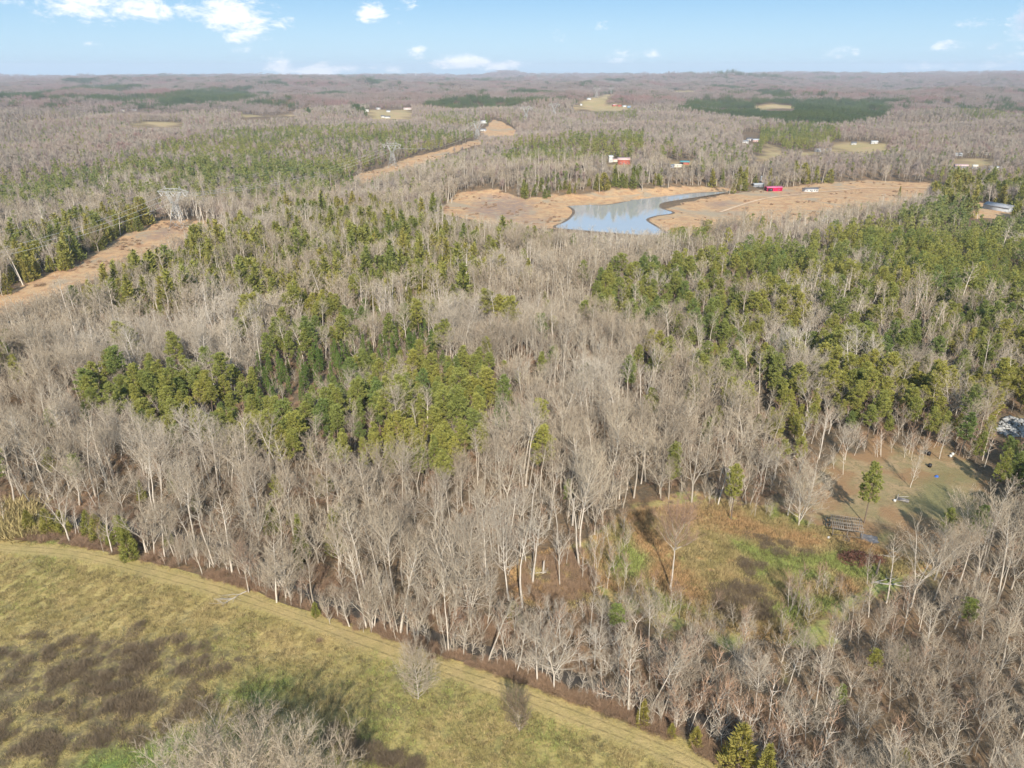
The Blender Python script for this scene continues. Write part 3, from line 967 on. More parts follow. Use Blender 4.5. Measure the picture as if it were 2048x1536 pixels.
def cedar_tree(seed, H, spread, n, lod=0, power=0.8):
    g = np.random.default_rng(seed)
    T, C = MB(), MB()
    T.tube([(0, 0, -0.4), (0, 0, H * 0.5), (g.normal(0, .1), g.normal(0, .1), H * 0.96)], [H * 0.014, H * 0.009, 0.02], 5 if lod == 0 else 3, False)
    q = g.uniform(0.02, 1, n) ** 1.15
    th = g.uniform(0, 6.28, n)
    lob = 1 + 0.22 * np.sin(th * 3 + seed + q * 9) + 0.15 * np.sin(th * 7 + q * 23)
    rad = spread * (1 - q) ** power * (0.75 + 0.25 * np.minimum(1, q / 0.12)) * lob * g.uniform(0.55, 1.05, n) ** 0.6
    P = np.stack([np.cos(th) * rad, np.sin(th) * rad, q * H], 1)
    D = unit(np.stack([np.cos(th), np.sin(th), np.full(n, 1.0)], 1) + g.normal(0, 0.45, (n, 3)))
    s = (0.55 if lod == 0 else 0.95) * g.uniform(0.6, 1.2, n)
    C.tris(P - D * (s * 0.3)[:, None], P + D * s[:, None], unit(np.cross(D, g.normal(0, 1, D.shape))), s * (0.42 if lod == 0 else 0.6))
    return T, C


def shrub(seed, H, spread, n, width=0.035):
    g = np.random.default_rng(seed)
    C = MB()
    th = g.uniform(0, 6.28, n)
    r = spread * g.uniform(0, 1, n) ** 0.6
    base = np.stack([np.cos(th) * r * 0.75, np.sin(th) * r * 0.75, g.uniform(0, 0.35, n) * H - 0.05], 1)
    d = unit(np.stack([np.cos(th) * r / spread * 0.7, np.sin(th) * r / spread * 0.7, np.full(n, 1.0)], 1) + g.normal(0, 0.45, (n, 3)))
    L = H * g.uniform(0.35, 0.9, n) * (1 - 0.35 * r / spread)
    C.tris(base, base + d * L[:, None], unit(np.cross(d, g.normal(0, 1, d.shape))), np.full(n, width) * g.uniform(.7, 1.5, n))
    return C


def tuft(seed, n=26, H=0.55, rad=0.55):
    g = np.random.default_rng(seed)
    C = MB()
    th = g.uniform(0, 6.28, n)
    r = rad * g.uniform(0, 1, n) ** 0.5
    base = np.stack([np.cos(th) * r, np.sin(th) * r, np.full(n, -0.03)], 1)
    d = unit(np.stack([np.cos(th) * 0.45, np.sin(th) * 0.45, np.full(n, 1.0)], 1) + g.normal(0, 0.35, (n, 3)))
    C.tris(base, base + d * (H * g.uniform(0.4, 1.1, n))[:, None], unit(np.cross(d, g.normal(0, 1, d.shape))), np.full(n, 0.075))
    return C


# near kinds: (name, builder, heights in metres, words for the look)
BARE = []
specs = [  # seed, H, start, spread, limbs, kwargs, looks
    (1, 23, .55, 3.4, 22, dict(), 'slender'), (2, 23, .58, 3.0, 20, dict(lean=.05), 'slender high-crowned'), (3, 20, .38, 4.2, 26, dict(upsweep=1.1), 'round-crowned'),
    (4, 19, .30, 3.6, 30, dict(fork=3, upsweep=.7), 'forked'), (5, 18, .25, 5.2, 34, dict(fork=4, upsweep=.8), 'broad-crowned'), (6, 21, .35, 3.4, 28, dict(fork=2, lean=-.06), 'twin-stemmed'),
    (7, 17, .30, 3.0, 26, dict(upsweep=1.2, lean=.10), 'leaning'), (8, 20, .42, 4.8, 28, dict(upsweep=.9, steep=(.7, 1.2)), 'wide-limbed'),
    (9, 15, .22, 2.8, 26, dict(upsweep=1.1, twig=1.2), 'low-branched'),
    (10, 19, .30, 6.4, 38, dict(fork=4, upsweep=.55, steep=(.7, 1.3)), 'spreading oak-like'), (51, 17, .34, 5.6, 34, dict(fork=3, upsweep=1.2, steep=(.6, 1.1)), 'domed'),
    (52, 24, .64, 2.8, 18, dict(), 'tall-boled'), (53, 22, .60, 3.0, 20, dict(lean=.03), 'straight-boled'), (54, 23, .66, 2.5, 16, dict(), 'pole-like')]
for sd, H, st, sp, nl, kw, lk in specs:
    T, C = bare_tree(sd, H, st, sp, nl, **{'twig': .85, 'tw': .036, **kw})
    BARE.append(dict(T=T.mesh('trunk', [M_BARK]), C=C.mesh('crown', [M_TWIG]), H=H, look=lk, tb=(T, C), w=sp))
PINE = []
for sd, H, st, sp, nb, cone, lk in [(11, 19, .42, 3.6, 64, .36, 'round-headed'), (12, 17, .30, 3.4, 70, .5, 'full'), (13, 20, .52, 3.7, 54, .30, 'high-crowned'),
                                    (14, 15, .25, 2.6, 62, .60, 'narrow'), (15, 18, .38, 3.7, 60, .34, 'spreading')]:
    T, C = pine_tree(sd, H, st, sp, nb, cone=cone)
    PINE.append(dict(T=T.mesh('trunk', [M_PBARK]), C=C.mesh('crown', [M_PINE]), H=H, look=lk, tb=(T, C), w=sp))
YPINE = []
for sd, H, sp in [(21, 11, 1.9), (22, 12.5, 1.8)]:
    T, C = pine_tree(sd, H, .12, sp, 60, cone=.8, size=.8)
    YPINE.append(dict(T=T.mesh('trunk', [M_PBARK]), C=C.mesh('crown', [M_YPINE]), H=H, look='pointed', tb=(T, C), w=sp))
CEDAR = []
for sd, H, sp, n, pw, lk in [(31, 9, 2.0, 1700, .85, 'conical'), (32, 7, 1.9, 1400, .6, 'bushy'), (33, 11, 1.9, 1900, .95, 'columnar')]:
    T, C = cedar_tree(sd, H, sp, n, power=pw)
    CEDAR.append(dict(T=T.mesh('trunk', [M_PBARK]), C=C.mesh('crown', [M_CEDAR]), H=H, look=lk, tb=(T, C), w=sp))

PROTO = {}


def joined(kind, i, T, C, mats):
    """One mesh of trunk and crown, kept out of the scene, for the woods that are too many to count."""
    m = MB()
    m.v = T.v + C.v
    nT = T.n
    m.f3 = [f for f in T.f3] + [f + nT for f in C.f3]
    m.f4 = [f for f in T.f4] + [f + nT for f in C.f4]
    V = np.concatenate(m.v)
    f3 = np.concatenate(m.f3) if m.f3 else np.zeros((0, 3), int)
    f4 = np.concatenate(m.f4) if m.f4 else np.zeros((0, 4), int)
    mi = np.concatenate([(f3[:, 0] >= nT).astype(int), (f4[:, 0] >= nT).astype(int)])
    return mesh_from('%s_%02d' % (kind, i), V, f3, f4, mats, mi)


def library(kind, meshes):
    c = bpy.data.collections.new('library_' + kind)
    for i, me in enumerate(meshes):
        c.objects.link(bpy.data.objects.new('%s_%03d' % (kind, i), me))
    PROTO[kind] = (c, len(meshes))


library('near_bare', [joined('near_bare', i, *p['tb'], [M_BARK, M_TWIG]) for i, p in enumerate(BARE)])
small = []
for i, (sd, H, st, sp, nl) in enumerate([(41, 10, .3, 1.8, 16), (42, 8, .2, 1.9, 16), (43, 12, .4, 1.8, 15), (44, 6.5, .15, 2.0, 16)]):
    T, C = bare_tree(sd, H, st, sp, nl, twig=.8, taper=.008, upsweep=1.0, tw=.026)
    small.append(joined('sapling', i, T, C, [M_BARK, M_TWIG if i % 2 else M_TWIGRED]))
library('sapling', small)
mid = []
for i, (sd, H, st, sp, nl, kw, lk) in enumerate(specs):
    T, C = bare_tree(sd, H, st, sp, int(nl * .8), **{**kw, 'twig': .85, 'tw': .10, 'lod': 1})
    mid.append(joined('mid_bare', i, T, C, [M_BARK, M_TWIG]))
library('mid_bare', mid)
library('near_pine', [joined('near_pine', i, *p['tb'], [M_PBARK, M_PINE]) for i, p in enumerate(PINE)])
mp = []
for i, (sd, H, st, sp, nb, cone) in enumerate([(11, 18, .35, 3.8, 42, .36), (12, 16, .25, 3.5, 44, .5), (13, 19, .45, 3.9, 38, .30), (14, 14, .2, 3.0, 42, .6)]):
    T, C = pine_tree(sd, H, st, sp, nb, lod=1, cone=cone, size=1.1)
    mp.append(joined('mid_pine', i, T, C, [M_PBARK, M_PINE]))
library('mid_pine', mp)
library('young_pine', [joined('young_pine', i, *p['tb'], [M_PBARK, M_YPINE]) for i, p in enumerate(YPINE)])
library('near_cedar', [joined('near_cedar', i, *p['tb'], [M_PBARK, M_CEDAR]) for i, p in enumerate(CEDAR)])
mc = []
for i, (sd, H, sp, n, pw) in enumerate([(31, 9, 2.0, 330, .85), (32, 8, 2.2, 300, .6), (33, 11, 1.9, 330, .95)]):
    T, C = cedar_tree(sd, H, sp, n, lod=1, power=pw)
    mc.append(joined('mid_cedar', i, T, C, [M_PBARK, M_CEDAR]))
library('mid_cedar', mc)


def patch(kind, i, n, size, maker, mats):
    """A piece of far-off wood: many small trees in one mesh."""
    g = np.random.default_rng(900 + i * 7 + len(kind))
    T, C = MB(), MB()
    for k in range(n):
        x, y = g.uniform(-size / 2, size / 2, 2)
        t_, c_ = maker(1000 + i * 50 + k, g)
        s = g.uniform(0.75, 1.15)
        for src, dst in ((t_, T), (c_, C)):
            V = np.concatenate(src.v) * s + np.array([x, y, 0])
            dst.add(V, np.concatenate(src.f3) if src.f3 else None, np.concatenate(src.f4) if src.f4 else None)
    return joined(kind, i, T, C, mats)


def far_bare(sd, g):
    T, C = MB(), MB()
    H, sp = g.uniform(15, 21), g.uniform(3.2, 5.0)
    T.tube([(0, 0, -1), (g.normal(0, .4), g.normal(0, .4), H * .6)], [.22, .12], 3, False)
    n = 46
    u = unit(g.normal(0, 1, (n, 3)))
    c = np.array([0, 0, H * .68])
    base = c + u * np.array([sp * .35, sp * .35, H * .12])
    tip = c + u * np.array([sp, sp, H * .32]) * g.uniform(.75, 1.1, (n, 1))
    C.tris(base, tip, unit(np.cross(u, g.normal(0, 1, u.shape))), g.uniform(.3, .6, n))
    return T, C


def far_pine(sd, g):
    T, C = pine_tree(sd, g.uniform(14, 18), .2, 2.6, 13, lod=2, cone=.6, size=1.9)
    return T, C


dist = []
for i in range(7):
    gd = np.random.default_rng(300 + i)
    T, C = MB(), MB()
    H, sp = gd.uniform(16, 20), gd.uniform(3.4, 4.8)
    T.tube([(0, 0, -1), (gd.normal(0, .4), gd.normal(0, .4), H * .35), (gd.normal(0, .6), gd.normal(0, .6), H * .8)], [.2, .16, .06], 3, False)
    n = 150
    u = unit(gd.normal(0, 1, (n, 3)) + np.array([0, 0, .35]))
    c = np.array([0, 0, H * .55])
    base = c + u * np.array([sp * .2, sp * .2, H * .06]) * gd.uniform(.3, 2.6, (n, 1))
    tip = c + u * np.array([sp, sp, H * .42]) * gd.uniform(.55, 1.08, (n, 1)) + gd.normal(0, .35, (n, 3))
    C.tris(base, tip, unit(np.cross(u, gd.normal(0, 1, u.shape))), gd.uniform(.12, .34, n))
    dist.append(joined('distant_bare', i, T, C, [M_DBARK, M_DTWIG if i != 5 else M_FARTWIG]))
library('distant_bare', dist)
dpl = []
for i in range(6):
    gd = np.random.default_rng(340 + i)
    T, C = MB(), MB()
    H, sp = gd.uniform(13, 18), gd.uniform(2.4, 3.6)
    T.tube([(0, 0, -1), (0, 0, H * .8)], [.2, .1], 3, False)
    ncl = 15
    fz = gd.uniform(.25, .97, ncl)
    th = gd.uniform(0, 6.28, ncl)
    rr_ = sp * (1 - fz) ** .45 * gd.uniform(.2, .9, ncl)
    cc = np.stack([np.cos(th) * rr_, np.sin(th) * rr_, fz * H], 1)
    K = 13
    u = unit(gd.normal(0, 1, (ncl * K, 3)) + np.array([0, 0, .4]))
    b_ = np.repeat(cc, K, 0)
    sz = np.repeat(gd.uniform(.8, 1.5, ncl), K)[:, None]
    C.tris(b_ + u * sz * .3, b_ + u * sz * 1.1, unit(np.cross(u, gd.normal(0, 1, u.shape))), sz[:, 0] * .75)
    dpl.append(joined('distant_pine', i, T, C, [M_PBARK, M_DPINE]))
library('distant_pine', dpl)
plm = []
for me_ in dpl[:4]:
    c_ = me_.copy()
    c_.name = me_.name.replace('distant_pine', 'plantation_pine')
    c_.materials[1] = M_FARPINE
    plm.append(c_)
library('plantation_pine', plm)
library('far_bare', [patch('far_bare', i, 20, 34, far_bare, [M_FARTWIG, M_FARTWIG]) for i in range(5)])
library('far_pine', [patch('far_pine', i, 34, 34, far_pine, [M_PBARK, M_FARPINE]) for i in range(3)])
library('briar', [shrub(61, 1.3, 1.9, 420).mesh('briar_000', [M_BRIAR]), shrub(62, 1.0, 1.6, 340).mesh('briar_001', [M_BRIAR]), shrub(63, 1.8, 1.7, 400).mesh('briar_002', [M_BRIAR])])
library('red_brush', [shrub(64, 1.6, 1.5, 420).mesh('red_brush_000', [M_REDBRUSH]), shrub(65, 2.3, 1.5, 420).mesh('red_brush_001', [M_REDBRUSH]), shrub(66, 1.1, 1.6, 380).mesh('red_brush_002', [M_BRIAR])])
library('grass_tuft', [tuft(71 + i, 26, .5 + .12 * i).mesh('grass_tuft_%03d' % i, [M_BLADE]) for i in range(4)])


def scatter_group(kind):
    coll, n = PROTO[kind]
    ng = bpy.data.node_groups.new('scatter_' + kind, 'GeometryNodeTree')
    ng.interface.new_socket('Geometry', in_out='INPUT', socket_type='NodeSocketGeometry')
    ng.interface.new_socket('Geometry', in_out='OUTPUT', socket_type='NodeSocketGeometry')
    N = ng.nodes
    gi, go = N.new('NodeGroupInput'), N.new('NodeGroupOutput')
    ci = N.new('GeometryNodeCollectionInfo')
    ci.inputs['Collection'].default_value = coll
    ci.inputs['Separate Children'].default_value = True
    ci.inputs['Reset Children'].default_value = True
    ip = N.new('GeometryNodeInstanceOnPoints')
    ip.inputs['Pick Instance'].default_value = True

    def na(name, typ):
        a = N.new('GeometryNodeInputNamedAttribute')
        a.data_type = typ
        a.inputs['Name'].default_value = name
        return a.outputs['Attribute']
    L = ng.links
    L.new(gi.outputs[0], ip.inputs['Points'])
    L.new(ci.outputs[0], ip.inputs['Instance'])
    L.new(na('pick', 'INT'), ip.inputs['Instance Index'])
    L.new(na('turn', 'FLOAT_VECTOR'), ip.inputs['Rotation'])
    L.new(na('size', 'FLOAT_VECTOR'), ip.inputs['Scale'])
    L.new(ip.outputs[0], go.inputs[0])
    return ng


def scatter(name, kind, x, y, s, label=None, cat=None, hue=None, z=None, tilt=0.05, wide=1.0):
    """One object of stuff: copies of a kind on points of the land."""
    n = len(x)
    if n == 0:
        return None
    g = np.random.default_rng(len(name) * 13 + n)
    z = height(x, y) if z is None else z
    me = mesh_from(name, np.stack([x, y, z], 1))
    p = me.attributes.new('pick', 'INT', 'POINT')
    p.data.foreach_set('value', g.integers(0, PROTO[kind][1], n).astype(np.int32))
    rot = np.stack([g.normal(0, tilt, n), g.normal(0, tilt, n), g.uniform(0, 6.28, n)], 1).astype(np.float32)
    p = me.attributes.new('turn', 'FLOAT_VECTOR', 'POINT')
    p.data.foreach_set('vector', rot.ravel())
    s = np.asarray(s, float)
    wd = s * g.uniform(0.85, 1.2, n) * wide
    p = me.attributes.new('size', 'FLOAT_VECTOR', 'POINT')
    p.data.foreach_set('vector', np.stack([wd, wd, s], 1).astype(np.float32).ravel())
    if hue is not None:
        p = me.attributes.new('hue', 'FLOAT', 'POINT')
        p.data.foreach_set('value', np.asarray(hue, np.float32))
    o = put(name, me, kind='stuff')
    if label:
        o['label'] = label
        o['category'] = cat
    md = o.modifiers.new('scatter', 'NODES')
    md.node_group = scatter_group(kind)
    return o


# ------------------------------------------------------------------ what grows where
MX0, MX1, MY0, MY1, MS = -600, 2650, 100, 2000, 4
mu, mv = np.meshgrid(np.arange(MX0, MX1, MS) + 2, np.arange(MY0, MY1, MS) + 2)


def raster(polys):
    m = np.zeros(mu.shape, bool)
    for p in polys:
        m |= inside(np.array(p, float), mu, mv)
    return m


def look(mask, u, v, default=False):
    i = ((v - MY0) / MS).astype(int)
    j = ((u - MX0) / MS).astype(int)
    ok = (i >= 0) & (j >= 0) & (i < mask.shape[0]) & (j < mask.shape[1])
    o = np.full(u.shape, default, mask.dtype)
    o[ok] = mask[i[ok], j[ok]]
    return o


VISIBLE = [  # open ground or water that no tree top may cover
    PX['field'][:12] + [(1430, 1500), (1300, 1500), (700, 1520), (350, 1400), (-600, 1500)],
    [(1190, 1110), (1250, 1050), (1330, 1020), (1430, 1010), (1520, 1040), (1600, 1080), (1640, 1120), (1760, 1150), (1700, 1180), (1640, 1185), (1600, 1240), (1520, 1260), (1440, 1225), (1380, 1215), (1300, 1185), (1230, 1160)],
    [(1050, 1150), (1090, 1125), (1170, 1110), (1235, 1165), (1210, 1195), (1100, 1190)],
    [(1640, 1035), (1660, 960), (1720, 920), (1850, 915), (1920, 950), (1960, 1000), (1900, 1040), (1840, 1085), (1740, 1080), (1660, 1060)],
    [(1300, 438), (1345, 412), (1460, 390), (1600, 372), (1740, 360), (1860, 368), (1860, 378), (1760, 395), (1640, 405), (1560, 412), (1480, 425), (1400, 440), (1330, 455)],
    [(880, 424), (916, 388), (985, 377), (1050, 398), (1100, 408), (1140, 415), (1152, 428), (1112, 458), (1030, 440), (960, 438)],
    [(1112, 456), (1150, 426), (1130, 404), (1200, 388), (1290, 380), (1400, 376), (1460, 378), (1440, 388), (1330, 404), (1345, 426), (1295, 440), (1325, 464), (1240, 464), (1170, 460)],
    [(-300, 712), (0, 586), (150, 530), (235, 478), (320, 443), (400, 444), (370, 462), (330, 480), (260, 510), (140, 565), (0, 612), (-300, 740)],
    [(716, 354), (800, 326), (900, 298), (955, 280), (960, 286), (880, 310), (800, 334), (725, 360)],
    [(968, 264), (985, 242), (1002, 244), (1034, 262), (1020, 270), (990, 270)],
    [(1146, 219), (1160, 208), (1185, 198), (1205, 191), (1230, 187), (1218, 200), (1215, 208), (1266, 212), (1268, 216), (1205, 221)],
    PX['olive_pasture'], PX['tan_pasture'], PX['bare_pasture'],
    [(730, 224), (745, 215), (760, 214), (800, 219), (812, 214), (822, 214), (824, 226), (822, 236), (770, 238), (746, 236)],
    [(1526, 308), (1532, 291), (1560, 293), (1566, 303)], [(1480, 322), (1520, 312), (1560, 308), (1520, 320)], [(1570, 309), (1660, 301), (1640, 307)],
    [(1660, 300), (1668, 287), (1775, 287), (1775, 296), (1700, 302)], [(1908, 328), (1908, 320), (1984, 320), (1986, 328)],
    PX['plantation_clearing'], PX['far_cut'], [(1968, 402), (2032, 402), (2032, 428), (1968, 424)], [(1935, 430), (1990, 424), (1992, 434), (1940, 438)],
    [(1992, 862), (1995, 846), (2010, 838), (2100, 850), (2100, 880), (2020, 872)],
    [(1338, 333), (1340, 326), (1385, 324), (1388, 333)], [(1214, 329), (1214, 313), (1262, 315), (1266, 330)], [(1484, 262), (1520, 262), (1520, 284), (1484, 284)],
    [(845, 1268), (900, 1278), (1000, 1304), (1000, 1322), (930, 1316), (850, 1290)],
    [(960, 240), (974, 240), (974, 260), (960, 260)], [(1502, 362), (1530, 362), (1530, 374), (1502, 374)],
]
vis = raster(VISIBLE)
PINES = [  # outline, share of pines, kind of pine (0 old, 1 young, 2 cedar, 3 plantation)
    ([(0, 480), (100, 430), (280, 400), (325, 438), (200, 500), (0, 585)], .62, 2),
    ([(370, 480), (430, 430), (560, 400), (700, 395), (900, 430), (1010, 470), (960, 560), (880, 640), (740, 660), (560, 650), (480, 560), (250, 600), (130, 570)], .58, 2),
    ([(470, 620), (560, 590), (760, 580), (870, 610), (860, 660), (600, 680), (480, 680)], .42, 0),
    ([(150, 790), (200, 715), (370, 705), (420, 750), (500, 720), (560, 690), (680, 650), (870, 640), (900, 690), (1040, 690), (1050, 770), (1000, 830), (920, 860), (900, 920),
      (850, 930), (800, 890), (600, 880), (500, 870), (420, 860), (330, 860), (230, 800)], .84, 0),
    ([(500, 700), (600, 680), (690, 650), (870, 640), (872, 680), (760, 690), (640, 740), (560, 780), (520, 760)], .95, 1),
    ([(1180, 600), (1190, 550), (1330, 510), (1480, 490), (1640, 465), (1760, 430), (1880, 395), (2300, 430), (2300, 620), (1850, 600), (1700, 585), (1480, 620), (1330, 660)], .74, 0),
    ([(1480, 500), (1640, 470), (1760, 435), (1880, 395), (2300, 430), (2300, 590), (1850, 580), (1700, 555), (1560, 555), (1480, 530)], .86, 0),
    ([(1330, 600), (1700, 560), (2300, 600), (2300, 900), (1960, 940), (1760, 880), (1660, 900), (1560, 880), (1500, 800), (1400, 740), (1240, 740), (1300, 660)], .56, 0),
    ([(1880, 740), (2300, 700), (2300, 960), (2000, 960), (1760, 900), (1800, 800)], .62, 0),
    ([(1640, 900), (1760, 860), (1980, 930), (2300, 900), (2300, 960), (1980, 975), (1900, 930), (1700, 905)], .6, 0),
    ([(960, 620), (1100, 600), (1130, 660), (1050, 760), (1010, 800)], .16, 0),
    ([(1940, 900), (2300, 880), (2300, 1060), (2060, 1030), (1990, 980)], .75, 0),
    ([(0, 400), (0, 340), (200, 320), (330, 280), (450, 258), (800, 246), (960, 266), (930, 290), (800, 330), (700, 365), (580, 392), (400, 385), (200, 385)], .64, 0),
    ([(330, 330), (450, 290), (620, 290), (740, 300), (760, 340), (600, 385), (400, 375)], .74, 0),
    ([(440, 268), (600, 255), (800, 252), (900, 265), (880, 285), (780, 285), (600, 275), (460, 282)], .78, 0),
    ([(800, 290), (930, 280), (960, 290), (880, 300), (830, 320), (790, 318)], .6, 0),
    ([(1000, 310), (1040, 275), (1290, 262), (1290, 300), (1180, 312), (1060, 325)], .8, 0), ([(1000, 392), (1020, 360), (1250, 335), (1330, 340), (1260, 372), (1120, 390), (1060, 400)], .45, 2),
    ([(1356, 214), (1440, 170), (1580, 182), (1640, 186), (1905, 168), (1916, 192), (1778, 208), (1770, 232), (1660, 250), (1500, 236)], 1.0, 3),
    ([(-400, 212), (-400, 184), (250, 192), (500, 172), (504, 200), (330, 214), (200, 210)], 1.0, 3), ([(100, 176), (250, 170), (300, 176), (160, 181)], .9, 3),
    ([(455, 222), (520, 200), (585, 205), (590, 224), (520, 228)], .95, 3), ([(592, 208), (620, 210), (620, 232), (596, 232)], .9, 3),
    ([(1505, 295), (1515, 252), (1600, 248), (1680, 254), (1682, 272), (1600, 300)], .92, 0), ([(690, 208), (700, 207), (745, 222), (735, 230)], 1.0, 3),
    ([(242, 236), (300, 232), (305, 246), (260, 247)], .8, 0), ([(840, 226), (1030, 222), (1060, 240), (1000, 250), (850, 245)], .45, 0), ([(1190, 222), (1270, 220), (1275, 234), (1200, 238)], .75, 0),
    ([(1900, 215), (2300, 185), (2300, 240), (1960, 240)], .45, 0), ([(1200, 158), (1400, 154), (1420, 162), (1220, 166)], .5, 3), ([(1600, 160), (1800, 156), (1800, 162), (1620, 166)], .6, 3),
    ([(1890, 154), (1960, 152), (1960, 160), (1900, 162)], .8, 3), ([(1320, 300), (1500, 290), (1500, 325), (1400, 322), (1320, 315)], .45, 0),
    ([(1790, 360), (1900, 330), (2300, 340), (2300, 420), (1900, 400), (1860, 372)], .62, 2), ([(0, 240), (200, 250), (240, 300), (0, 330)], .14, 0),
    ([(1400, 345), (1780, 330), (1880, 350), (1780, 362), (1560, 372), (1400, 370)], .26, 2), ([(0, 1000), (100, 1015), (240, 1060), (250, 1100), (0, 1070)], .6, 2),
    ([(230, 850), (460, 900), (460, 1010), (240, 1010)], .10, 2), ([(560, 880), (700, 880), (700, 1100), (560, 1120)], .10, 2), ([(460, 430), (560, 400), (800, 395), (860, 440), (600, 460)], .4, 2),
    ([(0, 205), (0, 196), (600, 215), (640, 240), (0, 250)], .10, 0), ([(1000, 150), (2048, 150), (2048, 200), (1000, 200)], .10, 3), ([(1640, 300), (1800, 296), (1800, 330), (1640, 330)], .30, 2),
    ([(840, 400), (1000, 395), (1050, 450), (1200, 470), (1000, 480), (860, 450)], .22, 2), ([(1330, 440), (1420, 436), (1420, 480), (1340, 480)], .5, 0)]
pshare = np.full(mu.shape, 0.035)
pshare[mv < 480] = 0.09
pkind = np.zeros(mu.shape, int)
for P, sh, kd in PINES:
    m = inside(np.array(P, float), mu, mv)
    pshare[m] = sh
    pkind[m] = kd

OPENKEYS = list(WP)


def open_ground(x, y, pad=0.0):
    m = np.zeros(x.shape, bool)
    xr = x + 3.2 * waves(x, y, 17, 141, 8)
    yr = y + 3.2 * waves(x, y, 17, 142, 8)
    for k in OPENKEYS:
        m |= inside(WP[k], xr, yr) if k in ('meadow', 'yard', 'hill_pasture', 'west_bank', 'power_line_clearing') else inside(WP[k], x, y)
    m |= inside(POND, x, y)
    near = np.hypot(x, y) < 420
    c = np.zeros(x.shape, bool)
    c[near] = seg_dist(CREEK, x[near], y[near], False) < 3.0 + pad
    return m | c


def jitter_grid(r0, r1, cell, g, amax=R(50), thin=None):
    a = np.arange(-r1, r1, cell)
    b = np.arange(min(40, r0 * .5), r1, cell)
    X, Y = np.meshgrid(a, b)
    X = X.ravel() + g.uniform(-.48, .48, X.size) * cell
    Y = Y.ravel() + g.uniform(-.48, .48, Y.size) * cell
    r = np.hypot(X, Y)
    m = (r >= r0) & (r < r1) & (np.abs(np.arctan2(X, Y)) < amax)
    return X[m], Y[m]


def fit_height(x, y, h):
    """How much of the height fits under the open views (1 = all)."""
    z = height(x, y)
    f = np.ones(x.shape)
    for k in (1.0, .85, .7, .55, .4, .25):
        u, v = to_px(x, y, z + h * k)
        f = np.where(look(vis, u, v), np.minimum(f, k - .15), f)
    return f


# trees that stand out in the photograph: (kind, variant, base px, top py, label, name)
used_xy = []


def plant(kind, proto, x, y, s, label, rz=None, group=None, z=None, sy=None, cat='tree', lean=None, wide=None):
    z = float(height(x, y)) if z is None else z
    o = root(kind, label, cat, (x, y, z), random.uniform(0, 6.28) if rz is None else rz, group, s)
    if wide:
        o.scale = (s * wide, s * wide, s)
    if lean:
        o.rotation_euler = (lean[0], lean[1], o.rotation_euler.z)
    put('trunk', proto['T'], o)
    put('crown', proto['C'], o)
    used_xy.append((x, y))
    return o


def top_scale(px, py, top, H):
    """Scale so that a tree of height H at base pixel (px, py) reaches the pixel row top."""
    x, y = ground_at(px, py)
    z = float(height(x, y))
    lo, hi = 0.5, 60.0
    for _ in range(30):
        m = (lo + hi) / 2
        u, v = to_px(np.array([x]), np.array([y]), np.array([z + m]))
        if v[0] > top:
            lo = m
        else:
            hi = m
    return x, y, lo / H


def special(seed, H, start, spread, nl, tm=None, cm=None, **kw):
    T, C = bare_tree(seed, H, start, spread, nl, **kw)
    return dict(T=T.mesh('trunk', [tm or M_BARK]), C=C.mesh('crown', [cm or M_TWIG]), H=H, w=spread)


SP_ROUND = special(101, 21, .52, 6.0, 36, cm=M_TWIGRED, steep=(.5, 1.25), twig=2.2)
SP_OAK = special(102, 24, .42, 6.6, 36, steep=(.5, 1.2))
SP_FIELD = special(103, 12, .06, 4.0, 50, upsweep=.8, steep=(.7, 1.35), twig=2.4)
SP_WHITE = special(104, 22, .30, 4.2, 30, fork=3, upsweep=.6)
SP_WIDE = special(105, 16, .25, 7.0, 40, fork=3, upsweep=.9, twig=1.6)
SP_CLUMP = special(110, 16, .12, 4.6, 46, fork=4, upsweep=.8, twig=2.4)
SP_RUST = special(106, 15, .3, 3.6, 30, cm=M_TWIGRED)
SP_SNAG = special(107, 13, .45, 3.0, 7, twig=.15, upsweep=.5)
SP_BUSH = special(111, 13, .12, 4.4, 46, fork=4, upsweep=.9, twig=2.6)
SP_SHRUBTREE = special(108, 7, .05, 3.4, 40, tm=M_TWIG, cm=M_BRIAR, steep=(.6, 1.3), twig=3)
